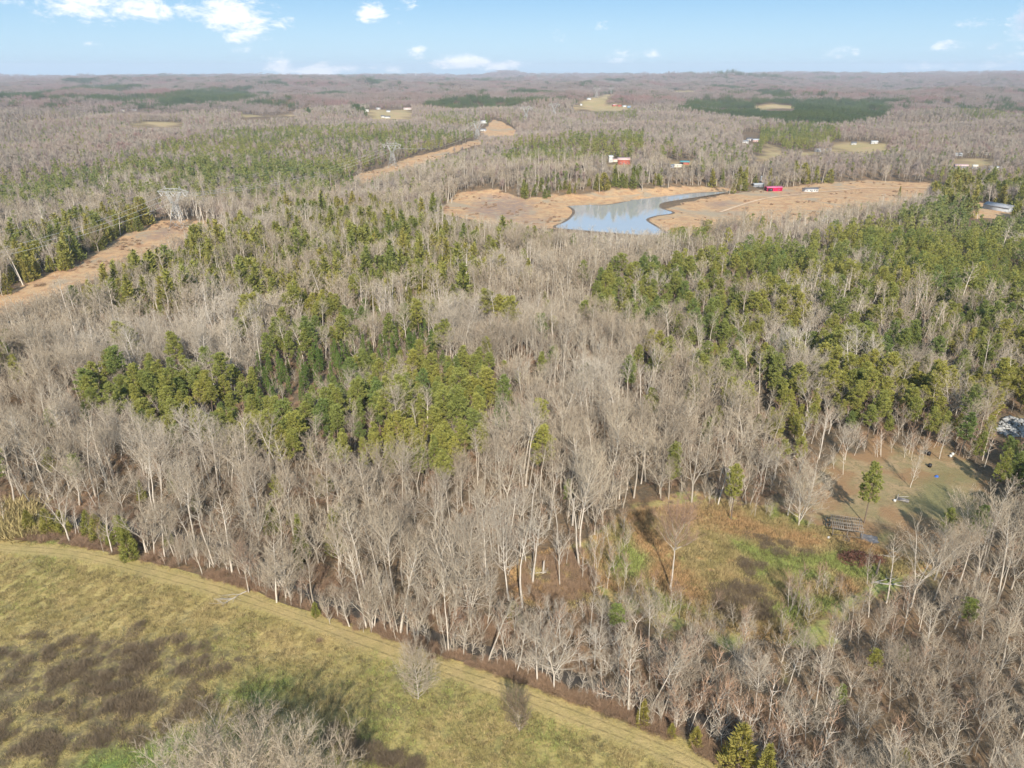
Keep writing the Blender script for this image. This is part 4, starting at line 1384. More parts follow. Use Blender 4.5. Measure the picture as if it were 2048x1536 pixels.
M_SPEC = [
    ('bare_tree', SP_ROUND, 1340, 1178, 1018, 'lone tall bare tree with a round rusty crown standing in the grassy clearing'),
    ('bare_tree', SP_OAK, 1160, 1100, 922, 'big bare tree with a thick white trunk at the wood edge above the grassy clearing'),
    ('bare_tree', SP_FIELD, 836, 1398, 1308, 'lone silvery bare tree standing out in the green field beside the track'),
    ('bare_tree', SP_SHRUBTREE, 1040, 1465, 1408, 'small brown bushy tree growing on the field side of the track'),
    ('bare_tree', SP_WHITE, 1383, 1006, 845, 'tall white forked tree at the top edge of the grassy clearing'),
    ('bare_tree', SP_CLUMP, 1597, 1052, 915, 'pale cluster tree with several stems between the clearing and the yard'),
    ('bare_tree', SP_BUSH, 500, 1610, 1432, 'dense pale bare tree at the bottom edge, highest of the clump below the field'),
    ('bare_tree', SP_BUSH, 640, 1640, 1482, 'dense bare tree at the bottom edge, right of the highest one'),
    ('bare_tree', SP_BUSH, 400, 1620, 1480, 'dense bare tree at the bottom edge, left of the highest one'),
    ('bare_tree', BARE[3], 322, 1620, 1515, 'low bare tree at the bottom edge, farthest left of its clump'),
    ('bare_tree', SP_BUSH, 572, 1655, 1475, 'bare tree squeezed between two dense ones at the bottom edge'),
    ('bare_tree', BARE[2], 712, 1650, 1530, 'bare tree at the bottom edge, farthest right of its clump'),
    ('bare_tree', BARE[5], 455, 1660, 1500, 'slim twin-stemmed bare tree in front of the dense clump at the bottom edge'),
    ('bare_tree', SP_RUST, 497, 1185, 1090, 'small orange-tinted bare tree leaning over the creek by the fallen limb'),
    ('bare_tree', SP_WIDE, 1275, 640, 600, 'broad pale tree standing in the wood south of the pond') if False else None,
    ('bare_tree', SP_WHITE, 735, 800, 728, 'white bare tree standing alone among the pines of the central stand'),
    ('bare_tree', BARE[2], 1655, 1345, 1225, 'bare tree with a dense grey head just below the grassy clearing'),
    ('bare_tree', SP_WHITE, 1822, 1215, 1052, 'tall pale many-stemmed tree right of the brush pile'),
    ('bare_tree', SP_OAK, 1868, 1200, 1060, 'pale spreading tree right of the many-stemmed one by the brush pile'),
    ('bare_tree', BARE[0], 1256, 1424, 1262, 'straight white-trunked tree at the field edge, right of the creek bend'),
    ('bare_tree', BARE[5], 1074, 1366, 1235, 'white twin tree at the field edge beside the creek pool'),
    ('bare_tree', SP_WIDE, 1995, 845, 795, 'round bare tree above the pale rubble heap') if False else None,
    ('bare_tree', BARE[8], 1820, 975, 905, 'pale bushy bare tree at the far side of the yard'),
    ('bare_tree', BARE[7], 1878, 918, 850, 'bare tree at the back edge of the yard above the blue tarp'),
    ('bare_tree', BARE[7], 1985, 1010, 975, 'small bare tree with a flat top beside the dark evergreen') if False else None,
    ('bare_tree', BARE[3], 1770, 365, 325, 'old spreading bare tree on the skyline of the orange hill pasture'),
    ('dead_tree', SP_SNAG, 1188, 1138, 1062, 'broken dead tree with two crooked limbs left of the grassy clearing'),
    ('dead_tree', SP_SNAG, 1120, 1172, 1075, 'leaning dead tree with sparse limbs beside the rust-coloured brush'),
]
for e in M_SPEC:
    if e is None:
        continue
    nm, pr, bx, by, tp, lb = e
    x, y, s = top_scale(bx, by, tp, pr['H'])
    plant(nm, pr, x, y, s, lb, cat='dead tree' if nm == 'dead_tree' else 'tree')
EVER = [
    ('pine_tree', PINE[4], 1728, 1046, 930, 'lone pine with a long bare trunk in the yard beside the shed frame'),
    ('pine_tree', PINE[0], 1462, 1040, 932, 'pale green pine on the upper edge of the grassy clearing'),
    ('pine_tree', PINE[2], 1935, 1120, 1012, 'right-leaning pine below the yard, behind the pale forked trees'),
    ('pine_tree', PINE[0], 1885, 1105, 1020, 'dark pine between the yard and the pale forked trees'),
    ('pine_tree', PINE[1], 1990, 985, 898, 'large dark bushy evergreen on the right side of the yard'),
    ('pine_tree', PINE[1], 1407, 905, 835, 'single round green pine in the bare wood above the clearing'),
    ('pine_tree', PINE[3], 870, 960, 870, 'lowest green pine of the central stand, hanging below the others'),
    ('cedar_tree', CEDAR[0], 262, 1118, 1048, 'dark conical cedar on the field edge, largest by the mown track'),
    ('cedar_tree', CEDAR[1], 200, 1082, 1030, 'bright green cedar just left of the dark conical one'),
    ('cedar_tree', CEDAR[1], 182, 1070, 1022, 'small cedar in the row at the top left corner of the field'),
    ('cedar_tree', CEDAR[1], 130, 1068, 1022, 'rounded green cedar in the middle of the row by the field'),
    ('cedar_tree', CEDAR[1], 100, 1066, 1018, 'wide dark green cedar near the left end of the row by the field'),
    ('cedar_tree', CEDAR[1], 62, 1062, 1022, 'left end cedar of the row, next to the yellow reeds'),
    ('cedar_tree', CEDAR[2], 222, 1092, 1050, 'thin cedar between the bright green and the dark conical one'),
    ('cedar_tree', CEDAR[0], 672, 1105, 1020, 'yellow-green cone of cedar standing in the bare wood above the creek'),
    ('cedar_tree', CEDAR[2], 605, 1120, 1030, 'olive cedar in the bare wood, left of the yellow-green cone'),
    ('cedar_tree', CEDAR[1], 548, 1065, 1005, 'small dark cedar hidden among white trunks above the creek'),
    ('cedar_tree', CEDAR[1], 1474, 1545, 1452, 'big bright green cedar at the bottom edge by the end of the track'),
    ('cedar_tree', CEDAR[0], 1525, 1580, 1490, 'second green cedar at the bottom edge, right of the big one'),
    ('cedar_tree', CEDAR[1], 1390, 1492, 1455, 'low spreading cedar beside the track, left of the big one'),
    ('cedar_tree', CEDAR[1], 1342, 1474, 1448, 'smallest cedar bush at the field corner beside the track'),
    ('cedar_tree', CEDAR[0], 1285, 1450, 1400, 'yellow-green cedar at the foot of the straight white-trunked tree'),
    ('cedar_tree', CEDAR[1], 1805, 1320, 1290, 'bright green bush cedar alone in the wood right of the clearing'),
    ('cedar_tree', CEDAR[1], 1028, 1250, 1205, 'green cedar bush in the brush just above the creek pool'),
    ('cedar_tree', CEDAR[1], 1800, 1545, 1500, 'dark cedar at the bottom edge, deep in the lower right wood'),
    ('cedar_tree', CEDAR[2], 1798, 392, 372, 'small slim cedar standing on the orange hill pasture'),
    ('cedar_tree', CEDAR[0], 415, 1000, 950, 'olive cedar between bare trunks above the field corner') if False else None,
    ('cedar_tree', CEDAR[0], 285, 1000, 960, 'olive cedar in the bare wood above the row of cedars'),
    ('cedar_tree', CEDAR[2], 345, 985, 940, 'taller olive cedar in the bare wood, right of its twin above the row'),
    ('cedar_tree', CEDAR[1], 632, 1232, 1205, 'small dark cedar on the creek bank by the broken black trunk'),
]
for e in EVER:
    if e is None:
        continue
    nm, pr, bx, by, tp, lb = e
    x, y, s = top_scale(bx, by, tp, pr['H'])
    plant(nm, pr, x, y, s, lb)

UX = np.array(used_xy)

# the woods
g = np.random.default_rng(42)
LIM = 2500
RN = 330


def classify(x, y, h):
    z = height(x, y)
    u, v = to_px(x, y, z + h * .7)
    sh = look(pshare, u, v, 0.05)
    kd = look(pkind, u, v, 0)
    # stands are clumped, not even
    cl = waves(x, y, 26, 51, 9) * .45 + waves(x, y, 95, 52, 7) * .3 + waves(x, y, 230, 53, 7) * .5 * sm(y, 500, 900)
    mod = np.where(kd == 3, 1.0, np.clip(1 + cl * .9 * (1.08 - sh), 0.05, 2.2))
    return sh * mod, kd, u, v


x, y = jitter_grid(70, 900, 5.0, g)
keep = ~open_ground(x, y, 0.5) & (g.uniform(0, 1, x.size) < .93)
x, y = x[keep], y[keep]
dmin = np.full(x.shape, 99.0)
for (ux, uy) in used_xy:
    dmin = np.minimum(dmin, np.hypot(x - ux, y - uy))
keep = dmin > 3.4
x, y = x[keep], y[keep]
r = np.hypot(x, y)
sh, kd, u, v = classify(x, y, 18.0)
isp = g.uniform(0, 1, x.size) < sh
sf = fit_height(x, y, 20.0)
h_s = g.uniform(.60, 1.05, x.size) * (0.92 + .12 * waves(x, y, 60, 77))
h_s = np.where(~isp & (sh > .7), h_s * .72, h_s)
h_s = np.where(isp & (y > 330), h_s * g.uniform(.7, 1.2, x.size), h_s)
# lower, scrubbier wood in the bottom right and along the creek
uu, vv = to_px(x, y, height(x, y))
low = inside(np.array([(1120, 1180), (1500, 1270), (1800, 1230), (2400, 1150), (2400, 1900), (1450, 1700), (1300, 1440), (1100, 1370), (1000, 1280)], float), uu, vv)
h_s = np.where(low, h_s * .72, h_s)
h_s = np.minimum(h_s, sf)
ok = h_s > .28
x, y, r, kd, isp, h_s, uu, vv = x[ok], y[ok], r[ok], kd[ok], isp[ok], h_s[ok], uu[ok], vv[ok]
infr = (uu > -40) & (uu < 2088) & (vv < 1700)

ZONES = [
    ([(0, 600), (500, 600), (420, 760), (200, 900), (0, 980)], 'in the wood left of the central pine stand'),
    ([(-300, 950), (260, 900), (480, 1000), (520, 1200), (-300, 1100)], 'in the wood above the upper corner of the field'),
    ([(480, 900), (900, 900), (900, 1300), (520, 1220)], 'between the central pine stand and the creek'),
    ([(900, 860), (1400, 820), (1400, 1000), (1180, 1100), (1150, 1300), (900, 1300)], 'in the thick wood left of the grassy clearing'),
    ([(1000, 1240), (1560, 1230), (1560, 1420), (1300, 1440), (1000, 1360)], 'along the creek below the grassy clearing'),
    ([(1400, 1230), (2300, 1080), (2300, 1340), (1500, 1420)], 'in the scrubby wood right of the clearing'),
    ([(1250, 1400), (2300, 1300), (2300, 2000), (1300, 2000)], 'in the wood at the bottom right corner'),
    ([(1400, 700), (2300, 700), (2300, 1100), (1400, 1010)], 'in the mixed wood behind the yard'),
    ([(100, 600), (1100, 600), (1100, 960), (100, 960)], 'in and around the central pine stand'),
    ([(1000, 560), (1500, 560), (1400, 900), (900, 900)], 'in the pale wood right of the central pine stand')]


def zone_of(px, py):
    for i, (P, txt) in enumerate(ZONES):
        if inside(np.array(P, float), np.array([px]), np.array([py]))[0]:
            return txt
    return 'in the wide wood in front of the pond'


def size_word(s):
    return 'tall' if s > .98 else 'medium' if s > .78 else 'short'


MARKS = [(1340, 1178, 'lone rusty tree'), (1160, 1100, 'big white-trunked tree'), (836, 1398, 'lone field tree'), (1383, 1006, 'tall white forked tree'), (1728, 1046, 'lone yard pine'),
         (1462, 1040, 'pale clearing pine'), (1990, 985, 'dark bushy evergreen'), (1690, 1070, 'shed frame'), (1715, 1110, 'brush pile'), (262, 1118, 'dark conical cedar'),
         (672, 1105, 'yellow-green cedar'), (1474, 1545, 'big bright cedar'), (1256, 1424, 'straight white-trunked tree'), (1074, 1366, 'white twin tree'), (930, 1300, 'creek pool'),
         (470, 1190, 'fallen field limb'), (735, 800, 'white tree among the pines'), (1407, 905, 'single round pine'), (2010, 860, 'pale rubble heap'), (62, 1062, 'yellow reeds'),
         (497, 1185, 'orange-tinted tree'), (1188, 1138, 'broken dead tree'), (1805, 1320, 'bright green cedar bush'), (1800, 1545, 'dark bottom-edge cedar'), (870, 960, 'lowest stand pine'),
         (200, 790, 'left end of the pine stand'), (1030, 760, 'right end of the pine stand'), (600, 720, 'dark young pines'), (1028, 1250, 'creekside cedar bush'), (1873, 952, 'blue tarp'),
         (1245, 465, 'pond dam'), (347, 455, 'nearest pylon'), (1740, 1500, 'bottom right corner wood'), (1100, 900, 'middle of the bare wood'), (350, 950, 'wood above the cedar row'), (600, 570, 'cedar-dotted slope'), (860, 600, 'thin pines above the stand'), (150, 570, 'lower end of the pylon clearing'),
         (1200, 580, 'tip of the right-hand pine wood'), (1700, 560, 'big right-hand pine wood'), (980, 470, 'clay bank by the pond'), (1500, 700, 'mixed wood above the yard'), (1850, 760, 'pines above the rubble')]
MW = ground_many([m[:2] for m in MARKS])


def where_is(px, py, wx, wy):
    d = np.hypot(MW[:, 0] - wx, MW[:, 1] - wy)
    k = int(np.argmin(d))
    dx, dy = wx - MW[k, 0], wy - MW[k, 1]
    far = 'just ' if d[k] < 9 else 'near, ' if d[k] < 20 else 'well ' if d[k] < 45 else 'far '
    if abs(dx) > 2.2 * abs(dy):
        rel = 'right of' if dx > 0 else 'left of'
    elif abs(dy) > 2.2 * abs(dx):
        rel = 'behind' if dy > 0 else 'before'
    else:
        rel = ('behind and ' if dy > 0 else 'before and ') + ('right of' if dx > 0 else 'left of')
    return far + rel + ' the ' + MARKS[k][2]


# 270 bare trees, 230 pines and 60 cedars are individuals; what lies farther is one wood of each kind
taken = np.zeros(x.size, bool)
order = np.argsort(r + (~infr) * 1e5)
cnt = {'bare': 0, 'pine': 0, 'cedar': 0}
CAP = {'bare': 275, 'pine': 245, 'cedar': 70}
for i in order:
    if not infr[i]:
        break
    k = 'bare' if not isp[i] else 'cedar' if kd[i] == 2 else 'pine'
    if cnt[k] >= CAP[k]:
        continue
    if r[i] > (330 if k == 'bare' else 420 if k == 'pine' else 520):
        continue
    cnt[k] += 1
    taken[i] = True
    zt = where_is(uu[i], vv[i], x[i], y[i])
    sw = size_word(h_s[i])
    if k == 'bare':
        pr = BARE[random.randrange(len(BARE))]
        plant('bare_tree', pr, x[i], y[i], h_s[i], '%s %s bare tree %s' % (sw, pr['look'], zt), group='bare hardwoods of the valley wood', wide=random.uniform(1.05, 1.4),
              lean=(random.gauss(0, .03), random.gauss(0, .03)))
    elif k == 'pine':
        pr = YPINE[random.randrange(2)] if kd[i] == 1 else PINE[random.randrange(len(PINE))]
        plant('pine_tree', pr, x[i], y[i], h_s[i] * random.uniform(.8, 1), '%s %s green pine %s' % (sw, pr['look'], zt), group='pines of the valley wood', wide=random.uniform(1.15, 1.45))
    else:
        pr = CEDAR[random.randrange(3)]
        plant('cedar_tree', pr, x[i], y[i], h_s[i] * random.uniform(.8, 1.2), '%s %s olive cedar %s' % (sw, pr['look'], zt), group='cedars of the valley wood')

rest = ~taken
nb_ = rest & ~isp & (r < RN)
scatter('bare_woodland', 'near_bare', x[nb_], y[nb_], h_s[nb_], 'bare grey hardwoods massed through the middle of the valley', 'woodland', wide=1.2)
dd_ = rest & ~isp & (g.uniform(430, 1000, x.size) < r)
scatter('bare_woodland', 'distant_bare', x[dd_], y[dd_], h_s[dd_], 'soft grey hardwoods on the slopes behind the pond', 'woodland')
mb_ = rest & ~isp & (r >= RN) & ~dd_
scatter('bare_woodland', 'mid_bare', x[mb_], y[mb_], h_s[mb_], 'bare hazy hardwoods covering the slopes around the pond', 'woodland', wide=1.25)
m = rest & isp & (kd == 1)
scatter('young_pine_wood', 'young_pine', x[m], y[m], h_s[m], 'dark green young pines packed at the top of the central stand', 'pine wood')
m = rest & isp & (kd != 1) & (kd != 2) & (r < 420)
scatter('pine_wood', 'near_pine', x[m], y[m], h_s[m], 'green pines scattered thickly through the right-hand wood', 'pine wood', wide=1.3)
m = rest & isp & (kd != 1) & (kd != 2) & (r >= 560)
scatter('pine_wood', 'distant_pine', x[m], y[m], h_s[m] * 1.1, 'green pines on the slopes beyond the pond and the pylons', 'pine wood')
m = rest & isp & (kd != 1) & (kd != 2) & (r >= 420) & (r < 560)
scatter('pine_wood', 'mid_pine', x[m], y[m], h_s[m], 'green pines on the slopes beyond the pond and the pylons', 'pine wood', wide=1.25)
m = rest & isp & (kd == 2)
scatter('cedar_wood', 'mid_cedar', x[m], y[m], h_s[m] * g.uniform(1.5, 2.3, m.sum()), 'olive cedars dotted among the bare trees near the power line', 'cedar wood', wide=1.15)

# a row of slim trees between the creek and the field
fe_ = smooth_open(ground_many(PX['field'][2:12]), 8)
n_ = 84
i_ = g.integers(0, len(fe_) - 1, n_)
f_ = g.uniform(0, 1, n_)[:, None]
p_ = fe_[i_] * (1 - f_) + fe_[i_ + 1] * f_
tn_ = unit(fe_[i_ + 1] - fe_[i_])
n2_ = np.stack([-tn_[:, 1], tn_[:, 0]], 1)
n2_ *= np.sign(n2_[:, 1:2])
p_ = p_ + n2_ * (g.uniform(0.3, 1, n_) ** .5 * 4.4)[:, None]
kk = seg_dist(CREEK, p_[:, 0], p_[:, 1], False) > 2.0
for (ux, uy) in used_xy[:60]:
    kk &= np.hypot(p_[:, 0] - ux, p_[:, 1] - uy) > 2.5
sp_ = p_ + g.uniform(-1.6, 1.6, p_.shape)
scatter('creekside_saplings', 'sapling', sp_[:, 0], sp_[:, 1], g.uniform(.4, .9, n_), 'thin bushy saplings crowding the creek bank beside the field', 'undergrowth', tilt=.14)
scatter('creekside_wood', 'near_bare', p_[kk, 0], p_[kk, 1], g.uniform(.36, .9, kk.sum()), 'slim whitish trees lining the creek beside the field', 'woodland', tilt=.13)

# saplings under and between
xs, ys = jitter_grid(75, 420, 4.4, g)
k = ~open_ground(xs, ys, 1.0) & (g.uniform(0, 1, xs.size) < .42)
xs, ys = xs[k], ys[k]
s2 = g.uniform(.5, 1.25, xs.size)
f2 = fit_height(xs, ys, 10.0)
s2 = np.minimum(s2, f2)
k = s2 > .3
scatter('undergrowth', 'sapling', xs[k], ys[k], s2[k], 'thin leafless saplings filling the floor of the bare woods', 'undergrowth')

# 0.9 to 2.4 km: single coarse trees
x3, y3 = jitter_grid(900, 2300, 9.5, g)
k = ~open_ground(x3, y3)
x3, y3 = x3[k], y3[k]
sh3, kd3, u3, v3 = classify(x3, y3, 15.0)
s3 = np.minimum(g.uniform(.75, 1.1, x3.size), fit_height(x3, y3, 19.0))
isp3 = g.uniform(0, 1, x3.size) < sh3
k = s3 > .22
scatter('distant_bare_woodland', 'distant_bare', x3[k & ~isp3], y3[k & ~isp3], s3[k & ~isp3] * 1.05, 'bare grey woodland stretching over the middle distance', 'woodland')
m = k & isp3 & (kd3 != 3)
scatter('distant_pine_wood', 'distant_pine', x3[m], y3[m], s3[m], 'blue-green pine blocks and scattered pines in the middle distance', 'pine wood')
# infill so that plantations close up
m = k & isp3 & (kd3 == 3)
scatter('pine_plantation', 'plantation_pine', np.tile(x3[m], 2) + g.uniform(-5, 5, 2 * m.sum()), np.tile(y3[m], 2) + g.uniform(-5, 5, 2 * m.sum()), np.tile(s3[m], 2), 'even dark green pine plantation in the middle distance', 'pine wood')

# beyond: pieces of wood
x4, y4 = jitter_grid(2300, 7500, 36, g)
k = ~open_ground(x4, y4)
x4, y4 = x4[k], y4[k]
sh4, kd4, u4, v4 = classify(x4, y4, 10.0)
s4 = np.minimum(g.uniform(.8, 1.15, x4.size), fit_height(x4, y4, 18.0) + .05)
cl4 = waves(x4, y4, 700, 61, 9)
isp4 = (g.uniform(0, 1, x4.size) < sh4) | (cl4 > 1.3)
k = s4 > .2
scatter('far_woodland', 'far_bare', x4[k & ~isp4], y4[k & ~isp4], s4[k & ~isp4], 'mauve-grey bare woods running out to the horizon', 'woodland')
scatter('far_pine_wood', 'far_pine', x4[k & isp4], y4[k & isp4], s4[k & isp4], 'blue-green pine woods far off towards the horizon', 'pine wood')
x5, y5 = jitter_grid(7500, 15000, 120, g)
k = np.ones(x5.size, bool)
s5 = g.uniform(1.6, 2.4, x5.size)
isp5 = waves(x5, y5, 1500, 63, 9) > 1.2
scatter('horizon_woodland', 'far_bare', x5[~isp5], y5[~isp5], s5[~isp5], 'faint blue-grey woods along the very horizon', 'woodland')
scatter('horizon_pine_wood', 'far_pine', x5[isp5], y5[isp5], s5[isp5], 'faint dark pine woods along the very horizon', 'pine wood')

# ------------------------------------------------------------------ ground cover near the camera


def points_in(P, n, g):
    lo, hi = P.min(0), P.max(0)
    out = np.zeros((0, 2))
    while len(out) < n:
        q = g.uniform(lo, hi, (n * 2, 2))
        out = np.vstack([out, q[inside(P, q[:, 0], q[:, 1])]])
    return out[:n]


def field_mask(polys, x, y, soft, rag=1.5):
    o = np.zeros(len(x))
    x_, y_ = x + rag * waves(x, y, 14, 21, 7), y + rag * waves(x, y, 14, 22, 7)
    for p in polys:
        pw = poly_world(p)
        o = np.maximum(o, np.clip(0.5 + seg_dist(pw, x_, y_) * np.where(inside(pw, x_, y_), 1, -1) / (2 * soft), 0, 1))
    return o


FV = WP['field']
q = points_in(ground_many([(-60, 1062), (130, 1086), (400, 1155), (640, 1250), (900, 1335), (1200, 1430), (1450, 1535), (1500, 1640), (-120, 1640)]), 34000, g)
dt = seg_dist(TRACK, q[:, 0], q[:, 1], False)
q = q[(dt > g.uniform(1.6, 3.2, len(q))) & inside(FV, q[:, 0], q[:, 1])]
gm = field_mask(GREEN_PX, q[:, 0], q[:, 1], 5)
dm = field_mask(DARK_PX, q[:, 0], q[:, 1], 3.5)
clump = waves(q[:, 0], q[:, 1], 5, 81, 9)
k = (clump > g.uniform(-1.8, -.2, len(q))) & (g.uniform(0, 1, len(q)) > dm * .8)
q, gm = q[k], gm[k]
lm = field_mask(LOW_PX, q[:, 0], q[:, 1], 12)
k = g.uniform(0, 1, len(q)) > lm * .5
q, gm = q[k], gm[k]
vm = field_mask(VIVID_PX, q[:, 0], q[:, 1], 4)
hue = np.clip(.49 - vm * .45 - gm * .16 + g.normal(0, .07, len(q)) + .08 * waves(q[:, 0], q[:, 1], 30, 82, 7), 0, .62)
scatter('field_grass', 'grass_tuft', q[:, 0], q[:, 1], g.uniform(.5, 1.0, len(q)), 'straw and olive tussocks of tall grass covering the field', 'grass', hue=hue, tilt=.1)

q = np.vstack([points_in(smooth_closed(poly_world(p), 3), int(n), g) for p, n in zip(DARK_PX, (170, 150, 70, 100, 300, 110))])
q = q + g.normal(0, 2.6, q.shape)
nz = waves(q[:, 0], q[:, 1], 7, 83, 9)
q = q[(nz > g.uniform(-1, .8, len(q))) & inside(FV, q[:, 0], q[:, 1])]
q2 = np.vstack([points_in(poly_world(p), n, g) for p, n in zip(MDARK_PX, (150, 45, 22))])
ex = points_in(poly_world([(660, 1450), (850, 1525), (830, 1560), (640, 1490)]), 70, g)
q = np.vstack([q, q2, ex])
scatter('briar_patches', 'briar', q[:, 0], q[:, 1], g.uniform(.5, 1.2, len(q)), 'dark brown briar thickets sprawling over field and clearing', 'briars', tilt=.15)

q = points_in(poly_world([(1170, 1130), (1240, 1030), (1440, 998), (1600, 1030), (1690, 1070), (1850, 1130), (1700, 1190), (1560, 1290), (1300, 1215)]), 17000, g)
q = q[~inside(WP['yard'], q[:, 0], q[:, 1])]
gm = field_mask(MGREEN_PX, q[:, 0], q[:, 1], 3)
dm = field_mask(MDARK_PX, q[:, 0], q[:, 1], 3)
k = (waves(q[:, 0], q[:, 1], 4, 84, 9) > g.uniform(-2, -.4, len(q))) & (g.uniform(0, 1, len(q)) > dm * .5)
q, gm = q[k], gm[k]
hue = np.clip(.74 - gm * .74 + .18 * waves(q[:, 0], q[:, 1], 18, 85, 7) + g.normal(0, .06, len(q)), 0, 1)
scatter('meadow_grass', 'grass_tuft', q[:, 0], q[:, 1], g.uniform(.7, 1.5, len(q)), 'rusty and green tussocks of rough grass in the clearing', 'grass', hue=hue, tilt=.1)

# red brush along the creek and the wood edges
L_ = []
for (w, n, dd) in ((5.0, 2600, 0.0),):
    i = g.integers(0, len(CREEK) - 1, n)
    f = g.uniform(0, 1, n)[:, None]
    p = CREEK[i] * (1 - f) + CREEK[i + 1] * f
    tn = unit(CREEK[i + 1] - CREEK[i])
    nn = np.stack([-tn[:, 1], tn[:, 0]], 1)
    off = g.choice([-1, 1], n) * g.uniform(2.2, 9, n)
    L_.append(p + nn * off[:, None])
fe = ground_many(PX['field'][1:13])
fe = smooth_open(fe, 6)
i = g.integers(0, len(fe) - 1, 1500)
f = g.uniform(0, 1, 1500)[:, None]
p = fe[i] * (1 - f) + fe[i + 1] * f
L_.append(p + g.normal(0, 1.5, (1500, 2)))
for P_, n in (([(1040, 1130), (1160, 1100), (1200, 1180), (1120, 1220), (1040, 1190)], 260), ([(1010, 1240), (1200, 1230), (1260, 1330), (1060, 1320)], 200)):
    L_.append(points_in(poly_world(P_), n, g))
q = np.vstack(L_)
dcr = seg_dist(CREEK, q[:, 0], q[:, 1], False)
dtr = seg_dist(TRACK, q[:, 0], q[:, 1], False)
q = q[(dcr > 2.2) & (dtr > 3.0) & (waves(q[:, 0], q[:, 1], 16, 86, 9) > -1.2)]
scatter('creekside_brush', 'red_brush', q[:, 0], q[:, 1], g.uniform(.45, 1.1, len(q)), 'reddish brown brush lining the creek and the field edge', 'brush', tilt=.12)
# brush on forest floor
xs, ys = jitter_grid(75, 300, 3.1, g)
k = ~open_ground(xs, ys, .5) & (waves(xs, ys, 22, 87, 9) > .1)
scatter('woodland_brush', 'red_brush', xs[k], ys[k], g.uniform(.4, .9, k.sum()), 'brown brush on the leaf-littered floor of the woods', 'brush', tilt=.12)
q = points_in(poly_world([(1020, 1130), (1100, 1100), (1200, 1090), (1240, 1180), (1120, 1230), (1020, 1200)]), 2200, g)
q = q[waves(q[:, 0], q[:, 1], 5, 88, 9) > -.6]
scatter('dead_grass', 'grass_tuft', q[:, 0], q[:, 1], g.uniform(.6, 1.5, len(q)), 'rust-brown dead grass left of the green clearing', 'grass', hue=np.clip(.85 + .2 * waves(q[:, 0], q[:, 1], 10, 89, 7), .4, 1), tilt=.12)
# yellow reeds in the field corner
q = points_in(poly_world([(-60, 1010), (60, 1015), (80, 1060), (60, 1076), (-60, 1072)]), 600, g)
scatter('reeds', 'grass_tuft', q[:, 0], q[:, 1], g.uniform(3.0, 5.0, len(q)), 'tall yellow reeds in the left corner of the field', 'reeds', hue=np.full(len(q), .5), tilt=.08)
# ------------------------------------------------------------------ pylons and their wires
M_STEEL = plain('galvanised_steel', (0.47, 0.46, 0.43), 0.5, 0.12, 0.3, 0.2)
M_ALU = plain('aluminium_wire', (0.62, 0.62, 0.57), 0.5, 0.05, 0.1, 0.1)
M_GLASS_INS = plain('insulator_glass', (0.66, 0.67, 0.66), 0.3, 0.1, 1.0)


def lerp(a, b, f):
    return np.asarray(a, float) * (1 - f) + np.asarray(b, float) * f


